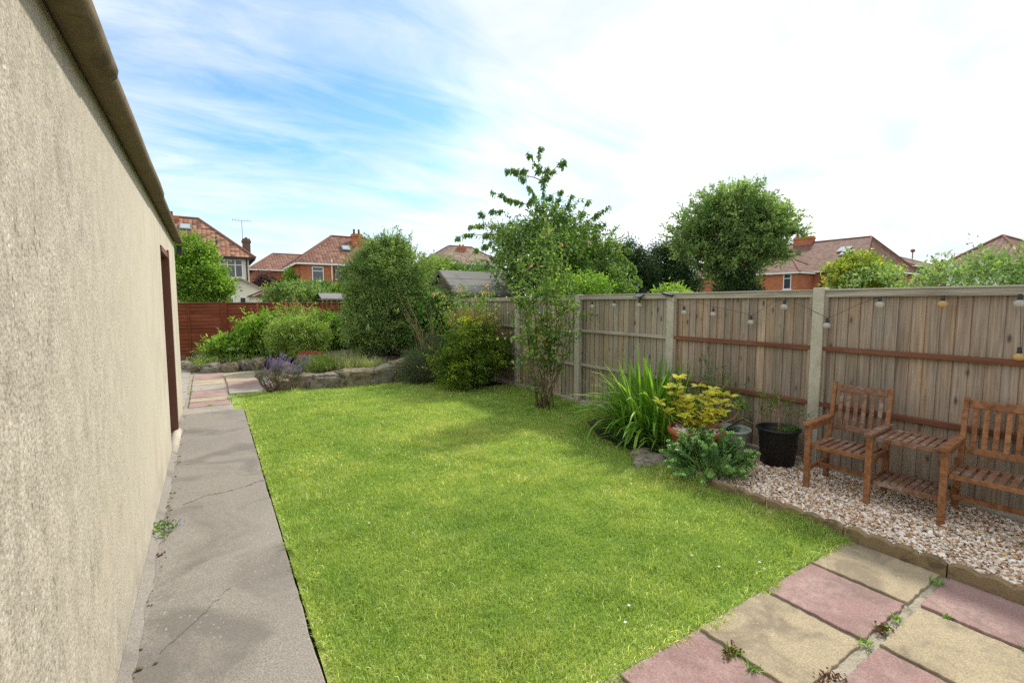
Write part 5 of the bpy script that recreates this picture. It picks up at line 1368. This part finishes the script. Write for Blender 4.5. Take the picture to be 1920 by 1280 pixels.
# white house
h1 = thing('white_house', 'cream rendered house with mottled tiled roof on the left', 'house', (0, 0, 0))
m = MB(); m.bb((-7.5, 39.15, 0), (2.35, 47, 5.0)); m.build('wall', M['wall_white'], h1)
rf_ = hip_roof('roof', -8.3, 2.75, 38.8, 47.4, 5.0, 8.05, -4.5, -.62, M['tile_mixed'], h1, fascia=M['pipe'])
window(h1, (1.25, 39.15, 4.18), 1.42, 1.3, 'y', 3)
chimney(h1, (-2.25, 42.9), .8, .8, 6.2, 8.05, M['brick_red'], 1, .35)
chimney(h1, (2.55, 44.6), .55, .6, 5.2, 6.95, M['brick_old'], 1, .12)
aerial(h1, (2.3, 44.6, 6.9), 1.5, 1.3)
rooflight(h1, (-1.42, 41.9, 7.18), .72, .8, (0, -.578, .816), (1, 0, 0))
m = MB(); m.tube([(2.2, 39.05, 4.9), (2.2, 39.05, 0)], .05, 8); m.tube([(.42, 39.05, 6.3), (.42, 39.05, 0)], .06, 8); m.build('downpipe', M['pipe'], h1)
# gabled extension of the white house
m = MB(); m.add([(.55, 35.2, 0), (2.95, 35.2, 0), (2.95, 35.2, 2.55), (1.55, 35.2, 3.28), (.55, 35.2, 2.75), (.55, 39.14, 0), (2.95, 39.14, 0), (2.95, 39.14, 2.55), (1.55, 39.14, 3.28), (.55, 39.14, 2.75)], [(0, 1, 2, 3, 4), (1, 6, 7, 2), (0, 4, 9, 5)]); ex = m.build('extension', M['wall_white'], h1)
m = MB(); slope(m, [(3.15, 35.0, 2.47), (3.15, 39.14, 2.47), (1.55, 39.14, 3.36), (1.55, 35.0, 3.36)]); slope(m, [(.4, 39.14, 2.72), (.4, 35.0, 2.72), (1.55, 35.0, 3.36), (1.55, 39.14, 3.36)]); m.build('roof', M['tile_mixed'], ex)
m = MB(); m.beam((1.55, 34.98, 3.34), (3.17, 34.98, 2.44), .04, .09); m.beam((1.55, 34.98, 3.34), (.38, 34.98, 2.68), .04, .09); m.build('bargeboard', M['rail_grey'], ex)
window(ex, (.95, 35.2, 1.95), .5, .42, 'y', 1); window(ex, (1.68, 35.2, 1.6), .42, 1.1, 'y', 1, False)
# outbuilding
ob = thing('outbuilding', 'small pale outbuilding with brown pitched roof behind the red fence', 'outbuilding', (0, 0, 0))
m = MB(); m.bb((2.0, 32, 0), (3.1, 34.6, 2.15)); m.build('wall', M['wall_white'], ob)
m = MB(); slope(m, [(1.75, 31.8, 2.12), (3.5, 31.8, 2.9), (3.5, 34.8, 2.9), (1.75, 34.8, 2.12)]); m.build('roof', M['tile_brown'], ob)
m = MB(); m.add([(1.75, 31.79, 2.05), (3.5, 31.79, 2.83), (3.5, 31.79, 2.93), (1.75, 31.79, 2.15)], [(0, 1, 2, 3)]); m.add([(2.0, 31.85, 2.1), (3.5, 31.85, 2.1), (3.5, 31.85, 2.8)], [(0, 1, 2)]); m.build('bargeboard', M['frame_brown'], ob)
ob2 = thing('grey_roofed_shed', 'low grey felt roofed shed beside the big evergreen beyond the red fence', 'shed', (0, 0, 0))
m = MB(); m.bb((4.3, 22.5, 0), (6.2, 24., 1.85)); m.build('wall', M['shed_wood'], ob2)
m = MB(); m.prism([(4.1, 22.3), (6.4, 22.3), (6.4, 24.2), (4.1, 24.2)], 1.87, 1.93); m.add([(4.1, 22.3, 1.935), (6.4, 22.3, 1.935), (6.4, 23.2, 2.2), (4.1, 23.2, 2.2), (6.4, 24.2, 1.935), (4.1, 24.2, 1.935)], [(0, 1, 2, 3), (3, 2, 4, 5)]); m.build('roof', M['felt'], ob2)

# middle roof
h2 = thing('tiled_house', 'red tiled house roof seen between the white and the orange brick houses', 'house', (0, 0, 0))
m = MB(); m.bb((3.9, 58, 0), (13, 66, 5.4)); m.build('wall', M['brick_red'], h2)
hip_roof('roof', 3.4, 13.5, 57.6, 66.4, 5.4, 7.5, 6.2, 11., M['tile_red'], h2)

# orange brick house
h3 = thing('orange_brick_house', 'orange brick house with brown hipped roof and white window', 'house', (0, 0, 0))
m = MB(); m.bb((6.5, 43.95, 0), (9.15, 52, 5.15)); m.bb((9.15, 44.9, 0), (14.2, 52, 5.15)); m.build('wall', M['brick_orange'], h3)
rf_ = hip_roof('roof', 6.1, 16.2, 43.7, 52.4, 5.2, 8.15, 9.9, 13.1, M['tile_red'], h3)
window(h3, (7.85, 43.95, 4.28), .95, 1.2, 'y', 1)
window(h3, (9.75, 44.9, 4.45), .5, 1.1, 'y', 1)
chimney(h3, (12.0, 47.0), .9, .7, 6.5, 8.35, M['brick_orange'], 2, .45)
rooflight(h3, (10.75, 46.0, 6.82), .8, .9, (0, -.56, .83), (1, 0, 0))
m = MB(); m.tube([(9.0, 43.85, 5.6), (9.0, 43.85, 0)], .055, 8); m.build('downpipe', M['white'], h3)

# house behind the evergreen
h4 = thing('distant_house', 'distant dull roofed house with brick chimney behind the shed', 'house', (0, 0, 0))
m = MB(); m.bb((22.5, 51.5, 0), (31, 58, 6.5)); m.build('wall', M['wall_pale'], h4)
hip_roof('roof', 22, 31.5, 51, 58.5, 6.5, 8.9, 25.3, 28.4, M['tile_dark'], h4, ridge=M['tile_dark'])
chimney(h4, (26.6, 53.9), .95, .7, 7., 8.75, M['brick_orange'], 2, .3)
# house behind the cherry tree
h5 = thing('gabled_house', 'brown roof with a satellite dish, half hidden behind the cherry tree', 'house', (0, 0, 0))
m = MB(); m.bb((29.5, 34.2, 0), (33.2, 41, 6.3)); m.build('wall', M['brick_old'], h5)
hip_roof('roof', 28.9, 33.6, 33.8, 41.4, 6.3, 8.75, 30.9, 31.7, M['tile_dark'], h5, ridge=M['tile_dark'])
m = MB(); m.tube([(32.1, 35.0, 7.2), (32.1, 35.0, 8.7)], .03, 6); m.lathe([(.02, 0), (.2, .03), (.32, .09), (.33, .08), (.2, .01)], (32.05, 34.9, 8.6), 16); m.build('satellite_dish', M['lead'], h5)

# right hand terrace
h6 = thing('brick_terrace_house', 'large brick house with brown hipped roofs and two rooflights on the right', 'house', (0, 0, 0))
m = MB(); m.bb((50.6, 20.0, 0), (63.4, 38, 4.85)); m.build('wall', M['brick_red'], h6)
rf_ = hip_roof('roof', 50.2, 63.8, 19.6, 38.4, 4.9, 8.5, 21.7, 35., M['tile_brown'], h6, 'y')
# projecting hipped bay
m = MB(); m.bb((47.7, 24.0, 0), (50.55, 31., 4.7)); bay = m.build('bay', M['brick_orange'], h6)
hip_roof('roof', 47.4, 53.5, 23.7, 31.3, 4.75, 6.25, 26.0, 29., M['tile_brown'], bay, 'y')
window(bay, (47.7, 24.98, 3.85), .75, 1.5, 'x', 1); window(bay, (47.7, 28.6, 3.85), .9, 1.5, 'x', 1); window(bay, (47.7, 30.3, 3.4), .5, 1.2, 'x', 1)
window(h6, (50.6, 22.35, 4.0), .75, 1.6, 'x', 1); window(h6, (50.6, 21.15, 3.9), .9, 1.7, 'x', 2)
m = MB(); m.tube([(50.5, 21.8, 4.9), (50.5, 21.8, 0)], .06, 8); m.tube([(50.5, 23.2, 4.9), (50.5, 23.2, 0)], .09, 8); m.build('downpipe', M['pipe'], h6)
chimney(h6, (57.0, 28.2), .9, 1.9, 7.5, 9.2, M['brick_red'], 3, .3)
for (x, y, z) in ((53.45, 22.75, 6.68), (54.3, 22.75, 7.12)):
    pass
sn = (-.473, 0, .881)
rooflight(h6, (54.35, 22.95, 7.12), 1.0, 1.1, sn, (0, 1, 0)); rooflight(h6, (53.55, 22.35, 6.69), 1.0, 1.1, sn, (0, 1, 0))
h6b = thing('neighbouring_roof', 'dark roof end with a ball finial behind the big brick house', 'house', (0, 0, 0))
m = MB(); m.bb((70, 22.5, 0), (80, 31, 6.2)); m.build('wall', M['brick_old'], h6b)
hip_roof('roof', 69.5, 80.5, 22, 31.5, 6.2, 8.1, 73.2, 76.5, M['tile_brown'], h6b)
m = MB(); m.tube([(76.3, 24.4, 7.4), (76.3, 24.4, 8.3)], .06, 6); m.lathe([(.02, 8.2), (.2, 8.32), (.26, 8.45), (.2, 8.6), (.02, 8.68)], (76.3, 24.4, 0), 12); m.build('finial', M['clay_pot'], h6b)
# far right house
h7 = thing('pale_green_house', 'pale green rendered house with brown hipped roof at the right edge', 'house', (0, 0, 0))
m = MB(); m.bb((44.2, 8.4, 0), (56, 12.1, 4.4)); m.build('wall', M['wall_pale'], h7)
hip_roof('roof', 43.85, 56.5, 8.05, 12.4, 4.42, 6.55, 47.9, 52.5, M['tile_brown'], h7)
chimney(h7, (52.0, 14.6), .9, .9, 0, 5.2, M['brick_old'], 1, .2)
aerial(h7, (47.9, 12.75, 3.5), 1.95, 2.2, (.3, -.95, 0))

# =================================================================== SKY, SUN, CAMERA
S = Vector((.656, .28, .70)).normalized()
sun = bpy.data.lights.new('Sun', 'SUN'); sun.energy = 3.4; sun.angle = R(3.5); sun.color = (1, .95, .86)
so = bpy.data.objects.new('sun', sun); COL.objects.link(so); so.rotation_euler = S.to_track_quat('Z', 'Y').to_euler()
W = bpy.data.worlds.new('World'); scene.world = W; W.use_nodes = True
T = W.node_tree; T.nodes.clear()
class WN(NT):
    def __init__(s): s.t = T
w = WN()
out = w.n('ShaderNodeOutputWorld'); bg = w.n('ShaderNodeBackground'); w.l(bg.outputs[0], out.inputs[0])
sky = w.n('ShaderNodeTexSky'); sky.sky_type = 'NISHITA'; sky.sun_disc = False; sky.sun_elevation = math.asin(S.z); sky.sun_rotation = math.atan2(S.x, S.y)
sky.air_density = 1.; sky.dust_density = .6; sky.ozone_density = 1.4
tc = w.n('ShaderNodeTexCoord'); d = tc.outputs['Generated']
sp = w.n('ShaderNodeSeparateXYZ'); w.l(d, sp.inputs[0])
zz = w.math('ADD', w.math('MAXIMUM', sp.outputs[2], 0.), .22)
cb = w.n('ShaderNodeCombineXYZ'); w.l(w.math('DIVIDE', sp.outputs[0], zz), cb.inputs[0]); w.l(w.math('DIVIDE', sp.outputs[1], zz), cb.inputs[1])
n1 = w.noise(cb.outputs[0], 1.5, 9, .58, .35); n2 = w.noise(cb.outputs[0], .8, 4, .5, .2)
def patch(v, r_in, r_out):
    dt = w.n('ShaderNodeVectorMath', operation='DOT_PRODUCT'); w.l(d, dt.inputs[0]); dt.inputs[1].default_value = Vector(v).normalized()
    return w.step(dt.outputs['Value'], math.cos(R(r_out)), math.cos(R(r_in)))
P_ = [((.17, .88, .45), 0, 22, .48), ((.34, .86, .39), 0, 17, .44), ((-.1, .92, .40), 0, 34, .30), ((.30, .94, .17), 0, 26, .40), ((-.25, .96, .12), 0, 34, .46), ((.917, .316, .255), 0, 2.6, .55), ((.63, .72, .27), 0, 14, .38), ((.8, .5, .33), 0, 22, .16)]
p = None
for v_, a_, b_, k_ in P_:
    q = patch(v_, a_, b_); q = w.math('MULTIPLY', w.math('MULTIPLY', q, q), k_)
    p = q if p is None else w.math('ADD', p, q)
wisp = w.n('ShaderNodeMapping'); wisp.inputs['Rotation'].default_value = (0, 0, .7); wisp.inputs['Scale'].default_value = (1., 3.2, 1.); w.l(cb.outputs[0], wisp.inputs['Vector'])
n3 = w.noise(wisp.outputs[0], 1.6, 10, .62, .5)
blue = w.math('ADD', p, w.math('ADD', w.math('MULTIPLY', w.math('SUBTRACT', n1, .5), 1.2), w.math('MULTIPLY', w.math('SUBTRACT', n3, .5), 1.65)))
clear = w.step(blue, .05, 1.12)
skyc = w.mix(1., sky.outputs[0], (.105, .145, .155), 'MULTIPLY')
cloudn = w.ramp(n1, [(.34, (.66, .73, .79)), (.46, (.80, .83, .86)), (.62, (1.06, 1.07, 1.08))])
col = w.mix(clear, cloudn, skyc)
w.l(col, bg.inputs['Color']); bg.inputs['Strength'].default_value = 1.
cam = bpy.data.cameras.new('Camera'); cam.sensor_width = 36; cam.lens = 886/1920*36; cam.clip_end = 2000; cam.clip_start = .05
co = bpy.data.objects.new('Camera', cam); COL.objects.link(co); co.location = (0, 0, 1.72); co.rotation_euler = (R(90-4.6), 0, -R(32.3)); scene.camera = co
scene.render.engine = 'CYCLES'
scene.cycles.max_bounces = 8; scene.cycles.diffuse_bounces = 4; scene.cycles.transparent_max_bounces = 8
scene.cycles.use_denoising = False
scene.view_settings.view_transform = 'Standard'; scene.view_settings.look = 'None'; scene.view_settings.exposure = .42; scene.view_settings.gamma = 1
